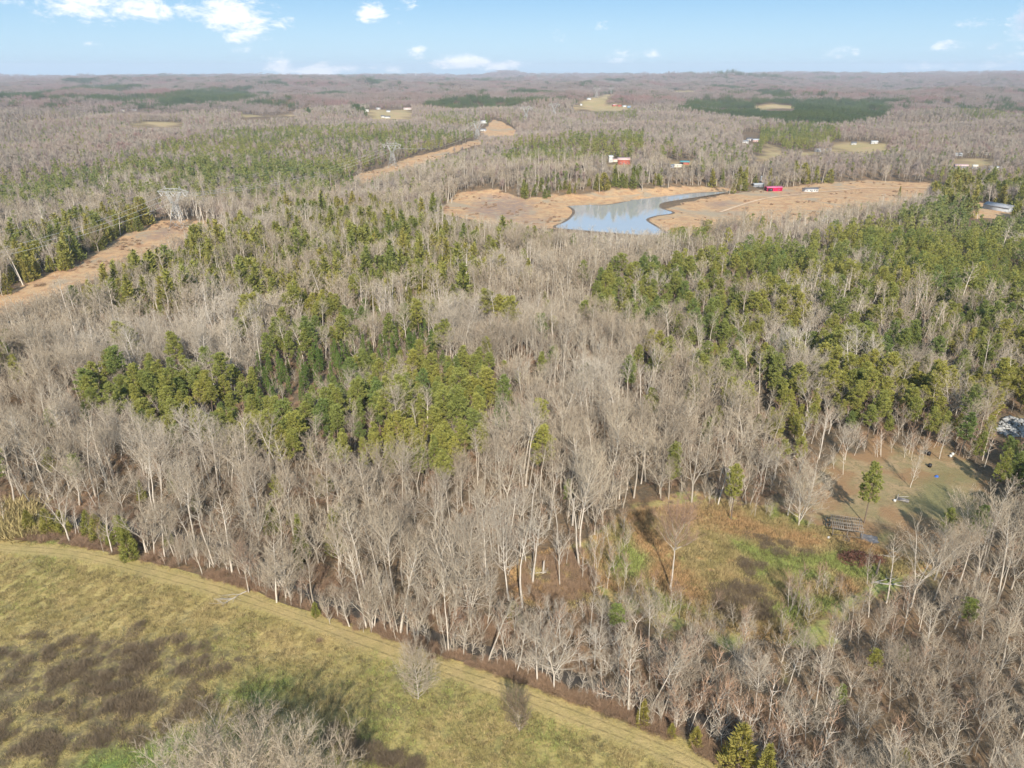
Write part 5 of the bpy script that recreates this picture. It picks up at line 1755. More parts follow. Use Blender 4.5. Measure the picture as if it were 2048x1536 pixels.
def build_pylon():
    """Single-circuit lattice tower: splayed base, narrow waist, two horns and a wide cross-arm. 30 m tall."""
    parts = {}
    legs, W_ = [], .26
    bz, wz, tz = 0.0, 17.0, 27.0
    base = [(-5.2, -4.4), (5.2, -4.4), (5.2, 4.4), (-5.2, 4.4)]
    wst = [(-1.5, -1.3), (1.5, -1.3), (1.5, 1.3), (-1.5, 1.3)]
    for a, b_ in zip(base, wst):
        m = MB().bar((*a, -.5), (*b_, wz), W_)
        m.box(a[0] - .5, a[0] + .5, a[1] - .5, a[1] + .5, -.6, .35)
        legs.append(m)
    br = MB()
    lv = [0.0, .34, .58, .76, .89, 1.0]
    for i in range(4):
        j = (i + 1) % 4
        for k in range(5):
            p0, p1 = lerp((*base[i], bz), (*wst[i], wz), lv[k]), lerp((*base[i], bz), (*wst[i], wz), lv[k + 1])
            q0, q1 = lerp((*base[j], bz), (*wst[j], wz), lv[k]), lerp((*base[j], bz), (*wst[j], wz), lv[k + 1])
            br.bar(p0, q1, .14)
            br.bar(q0, p1, .14)
            br.bar(p1, q1, .14)
    horns = []
    for sx in (-1, 1):
        m = MB()
        for dy in (-1, 1):
            for (x0, x1) in ((1.5, 6.3), (.2, 4.7)):
                m.bar((sx * x0, dy * 1.3, wz), (sx * x1, dy * .8, tz), .22)
        for k in range(6):
            f0, f1 = k / 6, (k + 1) / 6
            for dy in (-1, 1):
                a0, a1 = lerp((sx * 1.5, dy * 1.3, wz), (sx * 6.3, dy * .8, tz), f0), lerp((sx * 1.5, dy * 1.3, wz), (sx * 6.3, dy * .8, tz), f1)
                b0, b1 = lerp((sx * .2, dy * 1.3, wz), (sx * 4.7, dy * .8, tz), f0), lerp((sx * .2, dy * 1.3, wz), (sx * 4.7, dy * .8, tz), f1)
                m.bar(a0, b1, .11)
                m.bar(b0, a1, .11)
            m.bar(lerp((sx * 1.5, -1.3, wz), (sx * 6.3, -.8, tz), f1), lerp((sx * 1.5, 1.3, wz), (sx * 6.3, .8, tz), f1), .11)
        horns.append(m)
    arm = MB()
    TOPC = [(-12.6, 27.4), (-6.2, 29.6), (6.2, 29.6), (12.6, 27.4)]
    BOT = [(-12.6, 27.0), (12.6, 27.0)]
    xs_ = np.linspace(-12.6, 12.6, 15)

    def topz(x_):
        return float(np.interp(x_, [-12.6, -6.2, 6.2, 12.6], [27.4, 29.4, 29.4, 27.4]))
    for dy in (-.8, .8):
        for k in range(14):
            x0, x1 = xs_[k], xs_[k + 1]
            arm.bar((x0, dy, 27), (x1, dy, 27), .2)
            arm.bar((x0, dy, topz(x0)), (x1, dy, topz(x1)), .2)
            if k % 2:
                arm.bar((x0, dy, 27), (x1, dy, topz(x1)), .12)
            else:
                arm.bar((x0, dy, topz(x0)), (x1, dy, 27), .12)
    for k in range(15):
        arm.bar((xs_[k], -.8, 27), (xs_[k], .8, 27), .12)
        arm.bar((xs_[k], -.8, topz(xs_[k])), (xs_[k], .8, topz(xs_[k])), .12)
    peaks = []
    for sx in (-1, 1):
        m = MB()
        for dy in (-.6, .6):
            m.bar((sx * 5.0, dy, 29.4), (sx * 6.0, 0, 31.2), .16)
            m.bar((sx * 7.0, dy, 29.2), (sx * 6.0, 0, 31.2), .16)
        peaks.append(m)
    ins = []
    for x0 in (-9.8, 0, 9.8):
        m = MB()
        m.tube([(x0 - 2.2, 0, 26.9), (x0, 0, 23.8)], .13, 5, False)
        m.tube([(x0 + 2.2, 0, 26.9), (x0, 0, 23.8)], .13, 5, False)
        ins.append(m)
    return [('leg', m, M_STEEL) for m in legs] + [('bracing', br, M_STEEL)] + [('horn', m, M_STEEL) for m in horns] + [('cross_arm', arm, M_STEEL)] + \
        [('earth_peak', m, M_STEEL) for m in peaks] + [('insulator', m, M_GLASS_INS) for m in ins]


PYL = [(n_, m.mesh(n_, [mt])) for n_, m, mt in build_pylon()]
t1, t2 = G(358, 455), G(786, 334)
t0 = t1 + (t1 - t2) * 0.62
t0.z = float(height(t0.x, t0.y))
t3 = G(955, 281)
PY = [(t1, 1.0, 'nearest lattice pylon, standing on the orange clearing left of the pond'), (t2, 1.0, 'second lattice pylon along the cleared line, against green pines'),
      (t3, 1.05, 'third lattice pylon, beside the white barn on the ridge'), (G(1052, 246), 1.15, 'faint pylon in grey woods right of the ridge clearing'),
      (G(1108, 236), 1.15, 'faint pylon in grey woods, between the ridge clearing and the farm'), (G(1193, 196), 1.1, 'tiny pylon above the far farm, left one of two'),
      (G(1222, 189), 1.1, 'tiny pylon above the far farm, right one of two'), (t0, 1.0, 'pylon outside the left edge that carries the near ends of the wires')]
pyl_at = []
for k_, (p, sc_, lb) in enumerate(PY):
    d_ = (t2 - t1) if k_ in (0, 1, 7) else (t3 - t2)
    rz = math.atan2(d_.y, d_.x) - R(90)
    if k_ in (0, 1):
        rz = R(-8)
    r_ = root('lattice_pylon', lb, 'pylon', p, rz, 'lattice pylons on the power line', sc_)
    for n_, me_ in PYL:
        put(n_, me_, r_)
    pyl_at.append((p, rz, sc_))
WN = {-9.8: 'left', 0: 'middle', 9.8: 'right'}


def wire(a, b_, sag, label, rad=.10):
    a, b_ = np.array(a), np.array(b_)
    f = np.linspace(0, 1, 25)
    P = a[None] * (1 - f)[:, None] + b_[None] * f[:, None]
    P[:, 2] -= 4 * sag * f * (1 - f)
    me_ = MB().tube(P, rad, 4, False).mesh('power_cable', [M_ALU])
    o = put('power_cable', me_, label=label, category='power cable', group='cables of the power line')
    return o


def hook(k, x0, z0=23.8):
    p, rz, sc_ = pyl_at[k]
    return (p.x + math.cos(rz) * x0 * sc_, p.y + math.sin(rz) * x0 * sc_, p.z + z0 * sc_)


for (ka, kb, txt, sg) in ((7, 0, 'from the left edge of the picture to the nearest pylon', 9), (0, 1, 'between the nearest and the second pylon', 9), (1, 2, 'between the second and the third pylon', 14)):
    for x0 in (-9.8, 0, 9.8):
        wire(hook(ka, x0), hook(kb, x0), sg, '%s sagging bundled cable %s' % (WN[x0], txt))
    for x0 in (-6.0, 6.0):
        wire(hook(ka, x0, 31.2), hook(kb, x0, 31.2), sg * .7, 'thin %s earth wire %s' % ('left' if x0 < 0 else 'right', txt), .03)

# ------------------------------------------------------------------ buildings
PALETTE = {'white': (0.58, 0.57, 0.54), 'cream': (0.70, 0.64, 0.52), 'magenta': (0.50, 0.010, 0.075), 'pink': (0.66, 0.16, 0.27), 'red': (0.40, 0.12, 0.085), 'slate': (0.16, 0.155, 0.165),
           'grey': (0.27, 0.275, 0.29), 'pale': (0.46, 0.48, 0.50), 'brown': (0.20, 0.14, 0.10), 'rose': (0.62, 0.42, 0.38), 'blue': (0.10, 0.24, 0.42), 'teal': (0.10, 0.30, 0.32)}
PM = {k: plain('paint_' + k, v, 0.55, 0.12, 0.4) for k, v in PALETTE.items()}
M_PANE = plain('dark_pane', (0.05, 0.06, 0.07), 0.12, 0.2, 0.5, 0, 0.6)
M_BAY_SHADE = plain('bay_shade', (0.035, 0.02, 0.02), 0.9, 0.2, 0.5)  # dark colour standing in for the shade inside open bays


def house(name, label, cat, px, py, w, d, h, rh, rot, wall, roof, windows=0, door=True, ends=None, group=None, chimney=False, porch=False, shade_bays=False):
    r_ = root(name, label, cat, G(px, py), R(rot), group)
    x, y = w / 2, d / 2
    wl = MB()
    V = [(-x, -y, -.6), (x, -y, -.6), (x, y, -.6), (-x, y, -.6), (-x, -y, h), (x, -y, h), (x, y, h), (-x, y, h), (-x, 0, h + rh), (x, 0, h + rh)]
    wl.add(V, f3=[(7, 4, 8), (5, 6, 9)], f4=[(0, 1, 5, 4), (2, 3, 7, 6), (1, 2, 6, 5), (3, 0, 4, 7)])
    put('wall', wl.mesh('wall', [PM[wall]]), r_)
    rf = MB()
    ov, th = .45, .16
    sl = rh / y
    for sy in (-1, 1):
        z_e, z_t = h - ov * sl + .03, h + rh + .03
        a = [(-x - ov, sy * (y + ov), z_e), (x + ov, sy * (y + ov), z_e), (x + ov, 0, z_t), (-x - ov, 0, z_t)]
        V = a + [(p[0], p[1], p[2] + th) for p in a]
        f = [(0, 1, 2, 3), (7, 6, 5, 4), (0, 4, 5, 1), (1, 5, 6, 2), (3, 7, 4, 0), (2, 6, 7, 3)]
        if sy < 0:
            f = [q_[::-1] for q_ in f]
        rf.add(V, f4=f)
    ro = put('roof', rf.mesh('roof', [PM[roof]]), r_)
    if chimney:
        put('chimney', MB().box(x * .3, x * .3 + .8, -.4, .4, h, h + rh + 1.0).mesh('chimney', [PM['brown']]), ro)
    if windows:
        wm, sm_ = MB().box(-.55, .55, -.05, .02, 0, 1.1).mesh('window', [PM['white']]), MB().box(-.45, .45, -.08, -.05, .1, 1.0).mesh('pane', [M_PANE])
        for k in range(windows):
            cx_ = -x + w * (k + .5) / windows + (.9 if door and k == windows // 2 else 0)
            wo_ = put('window', wm, r_, (cx_, -y, min(1.0, h - 1.5)))
            put('pane', sm_, wo_)
        wo_ = put('window', wm, r_, (x, -y * .3, min(1.0, h - 1.5)), R(90))
        put('pane', sm_, wo_)
        wo_ = put('window', wm, r_, (-x, -y * .3, min(1.0, h - 1.5)), R(-90))
        put('pane', sm_, wo_)
    if door:
        put('door', MB().box(-.55, .55, -.07, .02, -.3, 2.05).mesh('door', [PM['slate' if wall != 'brown' else 'cream']]), r_, (0 if windows != 1 else x * .5, -y, 0))
    if shade_bays:  # dark panels on the closed walls imitate shaded bays
        put('bay_shade_panel', MB().box(-x + .5, -x + w * .36, -.04, .02, 0, h - .6).mesh('bay_shade_panel', [M_BAY_SHADE]), r_, (0, -y, 0))
        put('bay_shade_panel', MB().box(-y * .7, y * .7, -.04, .02, 0, h - .4).mesh('bay_shade_panel', [M_BAY_SHADE]), r_, (-x, 0, 0), R(-90))
    if porch:
        pr_ = put('porch', MB().box(-w * .2, w * .2, -y - 2.2, -y - .06, .1, .35).mesh('porch', [PM['grey']]), r_)
        for sx in (-1, 1):
            put('porch_post', MB().box(sx * w * .19 - .08, sx * w * .19 + .08, -y - 2.1, -y - 1.95, .35, 2.3).mesh('porch_post', [PM['white']]), pr_)
        put('porch_roof', MB().box(-w * .22, w * .22, -y - 2.5, -y - .3, 2.3, 2.42).mesh('porch_roof', [PM[roof]]), pr_)
    return r_


house('metal_shed', 'bright magenta red metal shed on the orange hill pasture above the pond', 'shed', 1546, 381.5, 15.5, 8, 3.6, .9, 6, 'magenta', 'pink', 2, False, shade_bays=True)
house('mobile_home', 'white mobile home with a slate roof beside the pale gravel lane', 'mobile home', 1620, 383, 14, 6.5, 2.9, .8, 10, 'white', 'slate', 4, True)
house('farmhouse', 'grey-roofed white house among trees at the right edge', 'house', 1999, 420, 23, 10.5, 3.4, 1.9, 112, 'pale', 'grey', 6, True, porch=True)
house('tin_shed', 'pale tin-roofed shed half hidden in the tree line, left of the magenta one', 'shed', 1516, 373, 12, 6, 2.6, .9, 12, 'grey', 'pale', 0, False)
house('tin_shed', 'small pale blue shed deep in the tree line above the tin-roofed one', 'shed', 1525, 361, 5, 5, 4.0, .8, 0, 'pale', 'pale', 0, False)
house('red_barn', 'red barn with a pale pink roof in the woods beyond the pond', 'barn', 1247, 328, 13.5, 8, 5.2, 2.2, -4, 'red', 'rose', 2, True)
house('white_shed', 'narrow white tower-like shed left of the red barn', 'shed', 1221, 324, 4.6, 4.6, 6.2, 1.4, 5, 'white', 'white', 1, False)
house('low_shed', 'low cream shed between the white tower-like shed and the red barn', 'shed', 1232, 323, 8, 5, 2.4, .8, 0, 'cream', 'rose', 0, False)
house('tarp_shed', 'open shed under a teal tarp roof right of the red barn', 'shed', 1369, 328, 10, 6, 2.4, 1.3, -10, 'red', 'teal', 0, False, shade_bays=True)
house('low_shed', 'low cream outbuilding in front of the teal-roofed shed', 'shed', 1354, 334, 9, 5, 2.4, .8, 5, 'cream', 'cream', 1, False)
house('low_shed', 'grey outbuilding left of the cream one near the teal-roofed shed', 'shed', 1341, 335, 7, 5, 2.4, .8, 5, 'grey', 'grey', 1, False)
for (px_, py_, w_, c_, rf_, lb) in [(1478, 278, 9, 'white', 'pale', 'white cottage at the upper left of the woodland hamlet'), (1490, 286, 11, 'white', 'grey', 'white cottage at the bottom of the woodland hamlet'),
                                    (1498, 281, 10, 'white', 'slate', 'white dark-roofed cottage in the middle of the woodland hamlet'), (1511, 283, 14, 'rose', 'pale', 'long pinkish house at the right end of the woodland hamlet'),
                                    (1477, 309, 7, 'white', 'pale', 'small white shed alone below the woodland hamlet'), (1477, 325, 7, 'white', 'white', 'small white shed at the left end of the lane clearing'),
                                    (1707, 289, 9, 'white', 'slate', 'tall white farmhouse on the tan pasture'), (1748, 287, 12, 'white', 'white', 'white trailer at the right end of the tan pasture'),
                                    (1638, 303, 16, 'pale', 'white', 'long pale barn left of the tan pasture'), (1657, 303, 7, 'cream', 'pale', 'cream shed at the right end of the long pale barn'),
                                    (1661, 310, 7, 'brown', 'brown', 'brown shed just below the cream shed'), (1792, 301, 12, 'white', 'white', 'white trailer against dark conifers on the right slope'),
                                    (1914, 312, 14, 'pale', 'pale', 'grey-white house on the right slope above the roadside pasture'), (1937, 305, 7, 'white', 'pale', 'left one of two small white sheds on the right slope'),
                                    (1947, 305, 6, 'white', 'pale', 'right one of two small white sheds on the right slope'), (1996, 297, 20, 'slate', 'blue', 'long blue-roofed building near the right edge'),
                                    (1975, 310, 8, 'cream', 'cream', 'cream shed below the blue-roofed building'), (1990, 340, 14, 'white', 'white', 'long white trailer among trees below the roadside pasture'),
                                    (1949, 337, 6, 'white', 'cream', 'small square white shed below the roadside pasture'), (1921, 336, 16, 'grey', 'rose', 'pinkish-roofed house below the roadside pasture'),
                                    (968, 246, 22, 'white', 'white', 'long white barn on the ridge by the third pylon'), (966, 262, 14, 'white', 'grey', 'white house on the ridge below the long white barn'),
                                    (1158, 249, 8, 'white', 'white', 'single white shed in pines right of the ridge clearing'), (1178, 199, 22, 'white', 'pale', 'white barn at the top left of the far farm'),
                                    (1162, 211, 10, 'white', 'white', 'small white house at the left end of the far farm'),
                                    (1229, 212, 22, 'red', 'rose', 'red building, first of the row at the far farm'), (1239, 213, 18, 'red', 'red', 'red building, second of the row at the far farm'),
                                    (1249, 214, 16, 'white', 'pale', 'white building, third of the row at the far farm'), (1258, 215, 16, 'blue', 'pale', 'blue building, last of the row at the far farm'),
                                    (732, 223, 24, 'white', 'cream', 'pale house at the left end of the far village'), (757, 219, 22, 'white', 'white', 'white house at the top of the far village'),
                                    (777, 224, 16, 'white', 'grey', 'white grey-roofed house in the middle of the far village'), (766, 235, 16, 'white', 'slate', 'white gabled house at the bottom left of the far village'),
                                    (775, 236, 22, 'white', 'slate', 'white gabled house at the bottom right of the far village'), (815, 219, 34, 'white', 'rose', 'long white hall at the right end of the far village'),
                                    (268, 222, 22, 'white', 'pale', 'white barn on the far left slope'), (246, 223, 16, 'cream', 'grey', 'cream house left of the white barn on the far left slope'),
                                    (382, 249, 12, 'rose', 'brown', 'small brownish house right of the olive pasture')]:
    far_ = py_ < 260
    w_ = w_ * (.65 if far_ else .85)
    house('cottage' if 'barn' not in lb and 'shed' not in lb and 'trailer' not in lb else 'outbuilding', lb, 'barn' if 'barn' in lb else 'shed' if 'shed' in lb else 'trailer' if 'trailer' in lb else 'house',
          px_, py_, w_, w_ * .55 if w_ < 16 else 8, 2.9 if not far_ else 3.4, 1.5 if not far_ else 1.8, random.uniform(-18, 18), c_, rf_, 0 if far_ else 2, not far_)

# masts on the horizon
for (px_, lb) in ((832, 'white water tower standing up on the horizon left of centre'), (368, 'tiny white water tower on the left horizon'), (518, 'tiny white water tower on the horizon, between the other two')):
    p = G(px_, 153.5)
    r_ = root('water_tower', lb, 'water tower', p, 0, 'water towers on the horizon')
    hh = 62 if px_ == 832 else 42
    put('column', MB().tube([(0, 0, -3), (0, 0, hh * .75)], 5.0, 8, False).mesh('column', [PM['white']]), r_)
    zz = np.linspace(0, 1, 7)
    put('tank', MB().tube([(0, 0, hh * (.72 + .28 * q_)) for q_ in zz], 11 * np.sin(math.pi * (.08 + .84 * zz)) + .5, 10, False).mesh('tank', [PM['white']]), r_)

# ------------------------------------------------------------------ things in the yard and the clearing
M_OLDWOOD = plain('weathered_timber', (0.20, 0.165, 0.13), 0.9, 0.3, 2.0)
M_GREYWOOD = plain('silvered_timber', (0.27, 0.235, 0.195), 0.9, 0.3, 2.0)
M_TIN = plain('rusty_grey_tin', (0.20, 0.185, 0.18), 0.6, 0.4, 1.5, 0.2)
M_REDBRANCH = plain('dead_red_branches', (0.23, 0.11, 0.075), 0.95, 0.4, 1.5)
M_LOG = plain('bleached_log', (0.44, 0.39, 0.33), 0.9, 0.2, 1.5)
M_TARP = plain('blue_tarp', (0.05, 0.13, 0.42), 0.5, 0.2, 1.0)
M_BLACK = plain('black_plastic', (0.02, 0.02, 0.022), 0.5, 0.2, 1.0)
M_TYRE = plain('old_tyre', (0.09, 0.10, 0.09), 0.8, 0.3, 1.0)
M_RUBBLE = plain('pale_rubble', (0.36, 0.355, 0.34), 0.9, 0.3, 0.4)

sf_ = root('shed_frame', 'roofless grey timber shed frame with rows of rafters, by the lone yard pine', 'shed frame', G(1690, 1066), R(-16))
w_, d_, h_ = 7.2, 5.6, 2.5
zt = lambda y_: h_ + .35 * (y_ + d_ / 2) / d_
for x_ in (-w_ / 2 + .12, 0, w_ / 2 - .12):
    for y_ in (-d_ / 2 + .12, d_ / 2 - .12):
        put('post', MB().box(x_ - .1, x_ + .1, y_ - .1, y_ + .1, -.4, zt(y_)).mesh('post', [M_OLDWOOD]), sf_)
for y_ in (-d_ / 2 + .12, 0, d_ / 2 - .12):
    put('beam', MB().box(-w_ / 2, w_ / 2, y_ - .08, y_ + .08, zt(y_) + .002, zt(y_) + .18).mesh('beam', [M_OLDWOOD]), sf_)
rm = MB().bar((0, -d_ / 2 - .35, zt(-d_ / 2 - .35) + .27), (0, d_ / 2 + .35, zt(d_ / 2 + .35) + .27), .12).mesh('rafter', [M_GREYWOOD])
for k in range(15):
    if k in (6,):
        continue
    o = put('rafter', rm, sf_, (-w_ / 2 + w_ * k / 14, 0, 0))
    o.rotation_euler.z = random.gauss(0, .012)
pm_ = MB().bar((-w_ / 2 - .3, 0, 0), (w_ / 2 + .3, 0, 0), .10).mesh('purlin', [M_GREYWOOD])
for k in range(5):
    y_ = -d_ / 2 + d_ * k / 4
    put('purlin', pm_, sf_, (0, y_, zt(y_) + .40))
put('rail', MB().bar((-w_ / 2, -d_ / 2 - .02, .9), (w_ / 2, -d_ / 2 - .02, 1.0), .1).mesh('rail', [M_OLDWOOD]), sf_)
gg = np.random.default_rng(5)
for k, (px_, py_, lb) in enumerate([(1738, 1078, 'large crumpled grey tin sheet lying right of the shed frame'), (1747, 1084, 'smaller grey tin sheet lying at the edge of the large one'), (1693, 1079, 'bent tin sheet on the ground under the shed frame')]):
    m = MB()
    nx, ny = 9, 6
    sx, sy = (4.0, 3.2) if k == 0 else (2.4, 1.6)
    X_, Y_ = np.meshgrid(np.linspace(-sx / 2, sx / 2, nx), np.linspace(-sy / 2, sy / 2, ny))
    Z_ = .22 + .10 * np.sin(X_ * 5) + gg.normal(0, .05, X_.shape)
    V = np.stack([X_.ravel(), Y_.ravel(), Z_.ravel()], 1)
    i_ = np.arange(nx * ny).reshape(ny, nx)
    f = np.stack([i_[:-1, :-1], i_[:-1, 1:], i_[1:, 1:], i_[1:, :-1]], -1).reshape(-1, 4)
    m.add(V, f4=f)
    V2 = V.copy()
    V2[:, 2] -= .05
    m.add(V2, f4=f[:, ::-1])
    o = put('tin_sheet', m.mesh('tin_sheet', [M_TIN]), None, G(px_, py_), R(-25 + 40 * k), label=lb, category='tin sheet')

bp_ = root('brush_pile', 'big dark reddish brush pile of dead branches below the shed frame', 'brush pile', G(1712, 1122), 0, None, 1.3)
for nm_, n_, sx, sy, hh, ln, cx_ in (('branches', 330, 3.4, 2.2, 2.2, 2.2, 0), ('branches', 150, 1.8, 1.5, 1.5, 1.8, 3.4)):
    m = MB()
    for k in range(n_):
        a_, r_ = gg.uniform(0, 6.28), gg.uniform(0, 1) ** .5
        c_ = np.array([cx_ + math.cos(a_) * r_ * sx, math.sin(a_) * r_ * sy, gg.uniform(0, 1) * hh * (1 - .75 * r_)])
        dd_v = unit(np.array([gg.normal(), gg.normal() * .8, gg.normal() * .35]))
        L_v = gg.uniform(.5, 1) * ln * .5
        mid_ = c_ + gg.normal(0, .18, 3)
        e0, e1 = c_ - dd_v * L_v, c_ + dd_v * L_v
        e0[2], e1[2] = max(e0[2], .02), max(e1[2], .02)
        m.tube([e0, mid_, e1], [.05, .045, .015], 3, False)
    put(nm_, m.mesh(nm_, [M_REDBRANCH]), bp_)


def log(label, a, b_, rad, branches=5, seed=1, mat=None, nm='fallen_log', cat='fallen log'):
    g_ = np.random.default_rng(seed)
    A_, B_ = np.array(G(*a)), np.array(G(*b_))
    c_ = (A_ + B_) / 2
    r_ = root(nm, label, cat, tuple(c_))
    p = [lerp(A_ - c_, B_ - c_, f) + np.array([g_.normal(0, .12), g_.normal(0, .12), rad * .8]) for f in np.linspace(0, 1, 6)]
    put('trunk', MB().tube(p, rad * np.linspace(1, .45, 6), 6, False).mesh('trunk', [mat or M_LOG]), r_)
    ax = unit(B_ - A_)
    br = MB()
    for k in range(branches):
        f = g_.uniform(.35, 1)
        q_ = lerp(p[0], p[-1], f)
        sd_ = np.array([-ax[1], ax[0], 0]) * g_.choice([-1, 1])
        dv = unit(ax * .8 + sd_ * g_.uniform(.3, .9) + np.array([0, 0, g_.uniform(.1, .5)]))
        L_v = np.linalg.norm(B_ - A_) * g_.uniform(.2, .5)
        pts, de = curve_pts(q_, dv, L_v, 4, -.2, .1, g_)
        pts[:, 2] = np.maximum(pts[:, 2], .05)
        br.tube(pts, rad * .4 * np.linspace(1, .3, 5), 4, False)
        for _ in range(5):
            k2 = g_.integers(1, 4)
            d2 = unit(de + g_.normal(0, .5, 3))
            e = pts[k2] + d2 * L_v * g_.uniform(.25, .5)
            e[2] = max(e[2], .05)
            br.tube([pts[k2], e], [rad * .18, rad * .06], 3, False)
    if branches:
        put('branches', br.mesh('branches', [mat or M_LOG]), r_)
    return r_


log('white fallen log sticking out right of the brush pile', (1738, 1111), (1792, 1114), .22, 3, 2)
log('white fallen log on the grass below the brush pile', (1738, 1167), (1788, 1158), .2, 2, 3)
log('bleached dead limb lying across the track edge in the field', (505, 1176), (442, 1212), .16, 9, 4, nm='fallen_limb', cat='fallen limb')
log('pale fallen trunk lying in the creek bend beside the pool', (880, 1262), (928, 1276), .2, 2, 5)
log('broken white log in the rust-coloured brush left of the clearing', (1060, 1150), (1088, 1146), .22, 3, 6)
log('long grey fallen trunk on the wood floor in the lower right', (1745, 1165), (1820, 1175), .2, 3, 7)
for (px_, py_, hh, lb, mt_) in ((1086, 1146, 3.2, 'short white broken stump in the rust-coloured brush left of the clearing', M_LOG), (1145, 1050, 8.0, 'tall broken-off pale trunk by the big white-trunked tree', M_LOG),
                                (618, 1200, 4.0, 'dark broken trunk standing on the creek bank above the track', M_BLACK), (1752, 1150, 4.0, 'thin dark stump on the grass right of the brush pile', M_OLDWOOD)):
    m = MB().tube([(0, 0, -.3), (.1, 0, hh * .5), (.2, .1, hh)], [.32, .26, .2], 7, False)
    m.tube([(.2, .1, hh - .1), (.35, .1, hh + .5)], [.19, .02], 5, False)
    put('stump', m.mesh('stump', [mt_]), None, G(px_, py_), label=lb, category='stump')

tf = root('timber_stack', 'low stack of dark boards with pale poles leaning on it in the yard', 'timber stack', G(1806, 1001), R(-30))
for k in range(5):
    put('board', MB().box(-1.4, 1.4, -.7 + k * .3, -.45 + k * .3, .0, .25 + .12 * (k % 3)).mesh('board', [M_TIN]), tf)
for a_, b_ in (((-1.7, -1.0, .2), (1.5, -.9, .7)), ((-1.7, .9, .2), (1.2, 1.3, .9)), ((-1.6, -1.0, .3), (-1.3, 1.6, .8))):
    put('pole', MB().bar(a_, b_, .14).mesh('pole', [M_LOG]), tf)
m = MB()
gg = np.random.default_rng(8)
th_ = np.linspace(0, 6.28, 13)[:-1]
V = [(0, 0, .75)] + [(math.cos(a_) * .5, math.sin(a_) * .35, .6 + gg.normal(0, .08)) for a_ in th_] + [(math.cos(a_) * 1.1 * gg.uniform(.8, 1.1), math.sin(a_) * .8, .02) for a_ in th_]
f3 = [(0, 1 + k, 1 + (k + 1) % 12) for k in range(12)]
f4 = [(1 + k, 13 + k, 13 + (k + 1) % 12, 1 + (k + 1) % 12) for k in range(12)]
m.add(V, f3, f4)
TARP = m
TARP.v = [v_ * .7 for v_ in TARP.v]
put('blue_tarp', TARP.mesh('blue_tarp', [M_TARP]), None, G(1873, 953), .6, label='small bright blue tarp bundle lying in the yard', category='tarp')


def barrel(label, px_, py_, mat, hh=.95, rr=.38, nm='barrel'):
    z_ = np.array([0, .02, .33, .36, .64, .67, .98, 1.0]) * hh
    rr_ = np.array([.9, 1, 1, 1.06, 1.06, 1, 1, .9]) * rr
    m_ = MB().tube([(0, 0, q_) for q_ in z_], rr_, 12, False)
    a_ = np.arange(12) * 2 * math.pi / 12
    V_ = [(0, 0, hh)] + [(math.cos(q_) * rr * .92, math.sin(q_) * rr * .92, hh) for q_ in a_]
    m_.add(V_, f3=[(0, 1 + k_, 1 + (k_ + 1) % 12) for k_ in range(12)])
    put(nm, m_.mesh(nm, [mat]), None, G(px_, py_), label=label, category='barrel')


barrel('black barrel standing alone in the yard above the blue tarp', 1859, 934, M_BLACK, 1.1, .5)
barrel('left black barrel of a pair at the back of the yard', 1850, 907, M_BLACK, 1.2, .55)
barrel('right black barrel of a pair at the back of the yard', 1857, 910, M_BLACK, 1.1, .55)
barrel('white tub on the ground beside the timber stack', 1789, 1003, PM['white'], .6, .35)
barrel('left white tub of a pair under the trees behind the yard', 1901, 914, PM['white'], .7, .4)
barrel('right white tub of a pair under the trees behind the yard', 1905, 910, PM['white'], .7, .4)
barrel('small white tub in the grass left of the shed frame', 1657, 1077, PM['white'], .5, .3)
for (px_, py_, lb) in ((1656, 1043, 'upper one of two old tyres leaning left of the shed frame'), (1655, 1052, 'lower one of two old tyres leaning left of the shed frame')):
    a_ = np.linspace(0, 2 * math.pi, 17)
    m = MB().tube([(math.cos(q_) * .62, .3 * math.sin(q_), .55 + math.sin(q_) * .5) for q_ in a_], .17, 6, False)
    put('tyre', m.mesh('tyre', [M_TYRE]), None, G(px_, py_), label=lb, category='tyre', group='old tyres by the shed frame')
m = MB()
RB = points_in(poly_world([(1990, 866), (1998, 846), (2014, 838), (2100, 850), (2100, 882), (2024, 874)]), 330, g)
c0 = RB.mean(0)
for k in range(len(RB)):
    e = Euler((gg.normal(0, .35), gg.normal(0, .35), gg.uniform(0, 6.28))).to_matrix()
    sx, sy, sz = gg.uniform(.25, .9), gg.uniform(.2, .7), gg.uniform(.08, .3)
    V = [e @ Vector((x_ * sx, y_ * sy, z_ * sz)) for z_ in (-1, 1) for y_ in (-1, 1) for x_ in (-1, 1)]
    zz = .15 + gg.uniform(0, .8)
    m.add([(v.x + RB[k, 0] - c0[0], v.y + RB[k, 1] - c0[1], v.z + zz) for v in V], f4=[(0, 2, 3, 1), (4, 5, 7, 6), (0, 1, 5, 4), (2, 6, 7, 3), (0, 4, 6, 2), (1, 3, 7, 5)])
put('rubble', m.mesh('rubble', [M_RUBBLE]), None, (c0[0], c0[1], float(height(*c0))), kind='stuff', label='pale heap of rubble slabs among trees at the right edge', category='rubble')
#__MORE2__


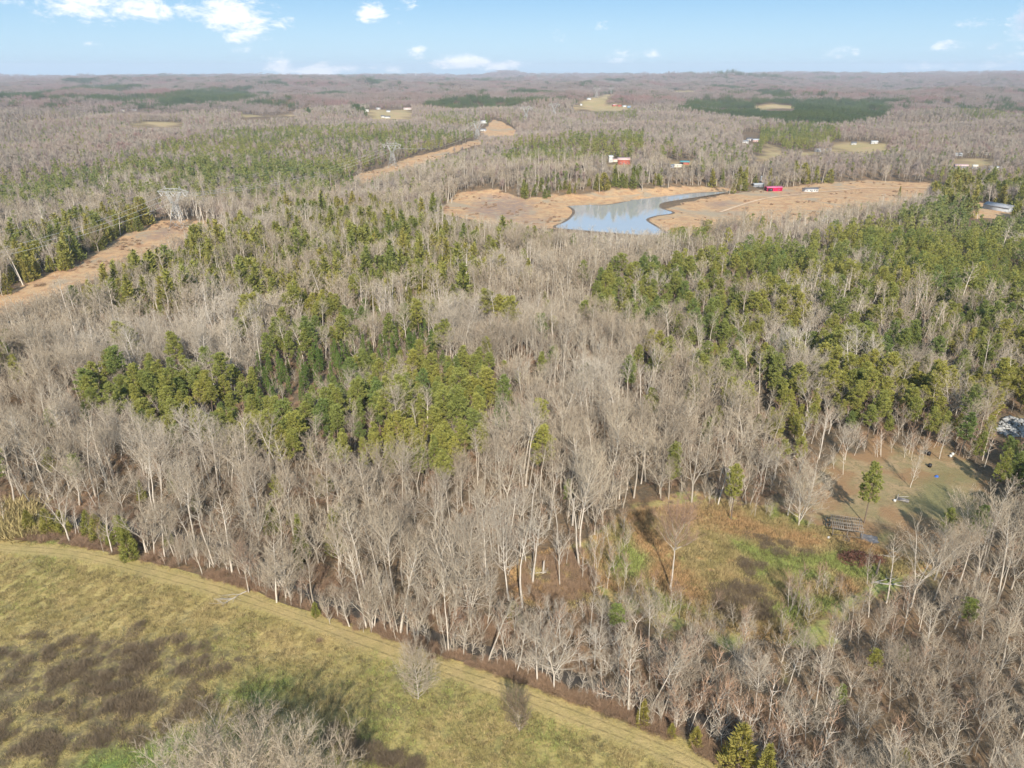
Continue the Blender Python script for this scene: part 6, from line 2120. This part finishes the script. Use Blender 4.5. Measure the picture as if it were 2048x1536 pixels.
ed = []
for P_, n in (([(1150, 1120), (1210, 1050), (1270, 1060), (1250, 1150), (1330, 1210), (1500, 1262), (1600, 1262), (1620, 1300), (1400, 1290), (1180, 1210)], 80),
              ([(1380, 990), (1600, 1010), (1640, 1060), (1500, 1040), (1400, 1020)], 20), ([(1640, 960), (1700, 900), (1850, 880), (1960, 930), (1900, 930), (1750, 915), (1680, 960)], 26),
              ([(1560, 1200), (1680, 1170), (1700, 1200), (1600, 1260)], 22)):
    ed.append(points_in(poly_world(P_), n, g))
ed = np.vstack(ed)
scatter('clearing_saplings', 'sapling', ed[:, 0], ed[:, 1], g.uniform(.4, .95, len(ed)), 'thin bare saplings creeping in round the edges of the clearing', 'undergrowth', tilt=.12)
bk = np.vstack([points_in(WP['west_bank'], 260, g), points_in(WP['hill_pasture'], 420, g), points_in(WP['power_line_clearing'], 500, g), points_in(WP['power_line_strip'], 200, g)])
bk = bk[(waves(bk[:, 0], bk[:, 1], 40, 91, 9) > .2) & ~inside(POND, bk[:, 0], bk[:, 1]) & (seg_dist(POND, bk[:, 0], bk[:, 1]) > 4) & (seg_dist(LANE, bk[:, 0], bk[:, 1], False) > 5)]
scatter('bank_scrub', 'red_brush', bk[:, 0], bk[:, 1], g.uniform(.5, 1.3, len(bk)), 'low rusty scrub dotted over the cleared orange slopes', 'scrub', tilt=.12)

c2 = CREEK[len(CREEK) // 2:]
i = g.integers(0, len(c2) - 1, 170)
f = g.uniform(0, 1, 170)[:, None]
p = c2[i] * (1 - f) + c2[i + 1] * f
tn = unit(c2[i + 1] - c2[i])
p = p + np.stack([-tn[:, 1], tn[:, 0]], 1) * (g.choice([-1, 1], 170) * g.uniform(1.9, 4.5, 170))[:, None]
p = p[seg_dist(TRACK, p[:, 0], p[:, 1], False) > 4.5]
scatter('creek_thicket', 'sapling', p[:, 0], p[:, 1], g.uniform(.5, 1.2, len(p)), 'bare thicket leaning over the lower reach of the creek', 'undergrowth', tilt=.2)

# ------------------------------------------------------------------ the air
hz = MB().box(-15500, 15500, -300, 16500, -60, 230).mesh('haze', [])
mh = bpy.data.materials.new('haze')
mh.use_nodes = True
th = NT(mh.node_tree)
th.n.clear()
pv = th.new('ShaderNodeVolumePrincipled')
pv.inputs['Color'].default_value = (0.78, 0.86, 1.0, 1)
pv.inputs['Density'].default_value = 5.5e-5
pv.inputs['Anisotropy'].default_value = 0.0
om = th.new('ShaderNodeOutputMaterial')
th.l.new(pv.outputs[0], om.inputs['Volume'])
hz.materials.append(mh)
put('haze', hz, kind='stuff', label='thin blue air over the whole valley', category='haze')
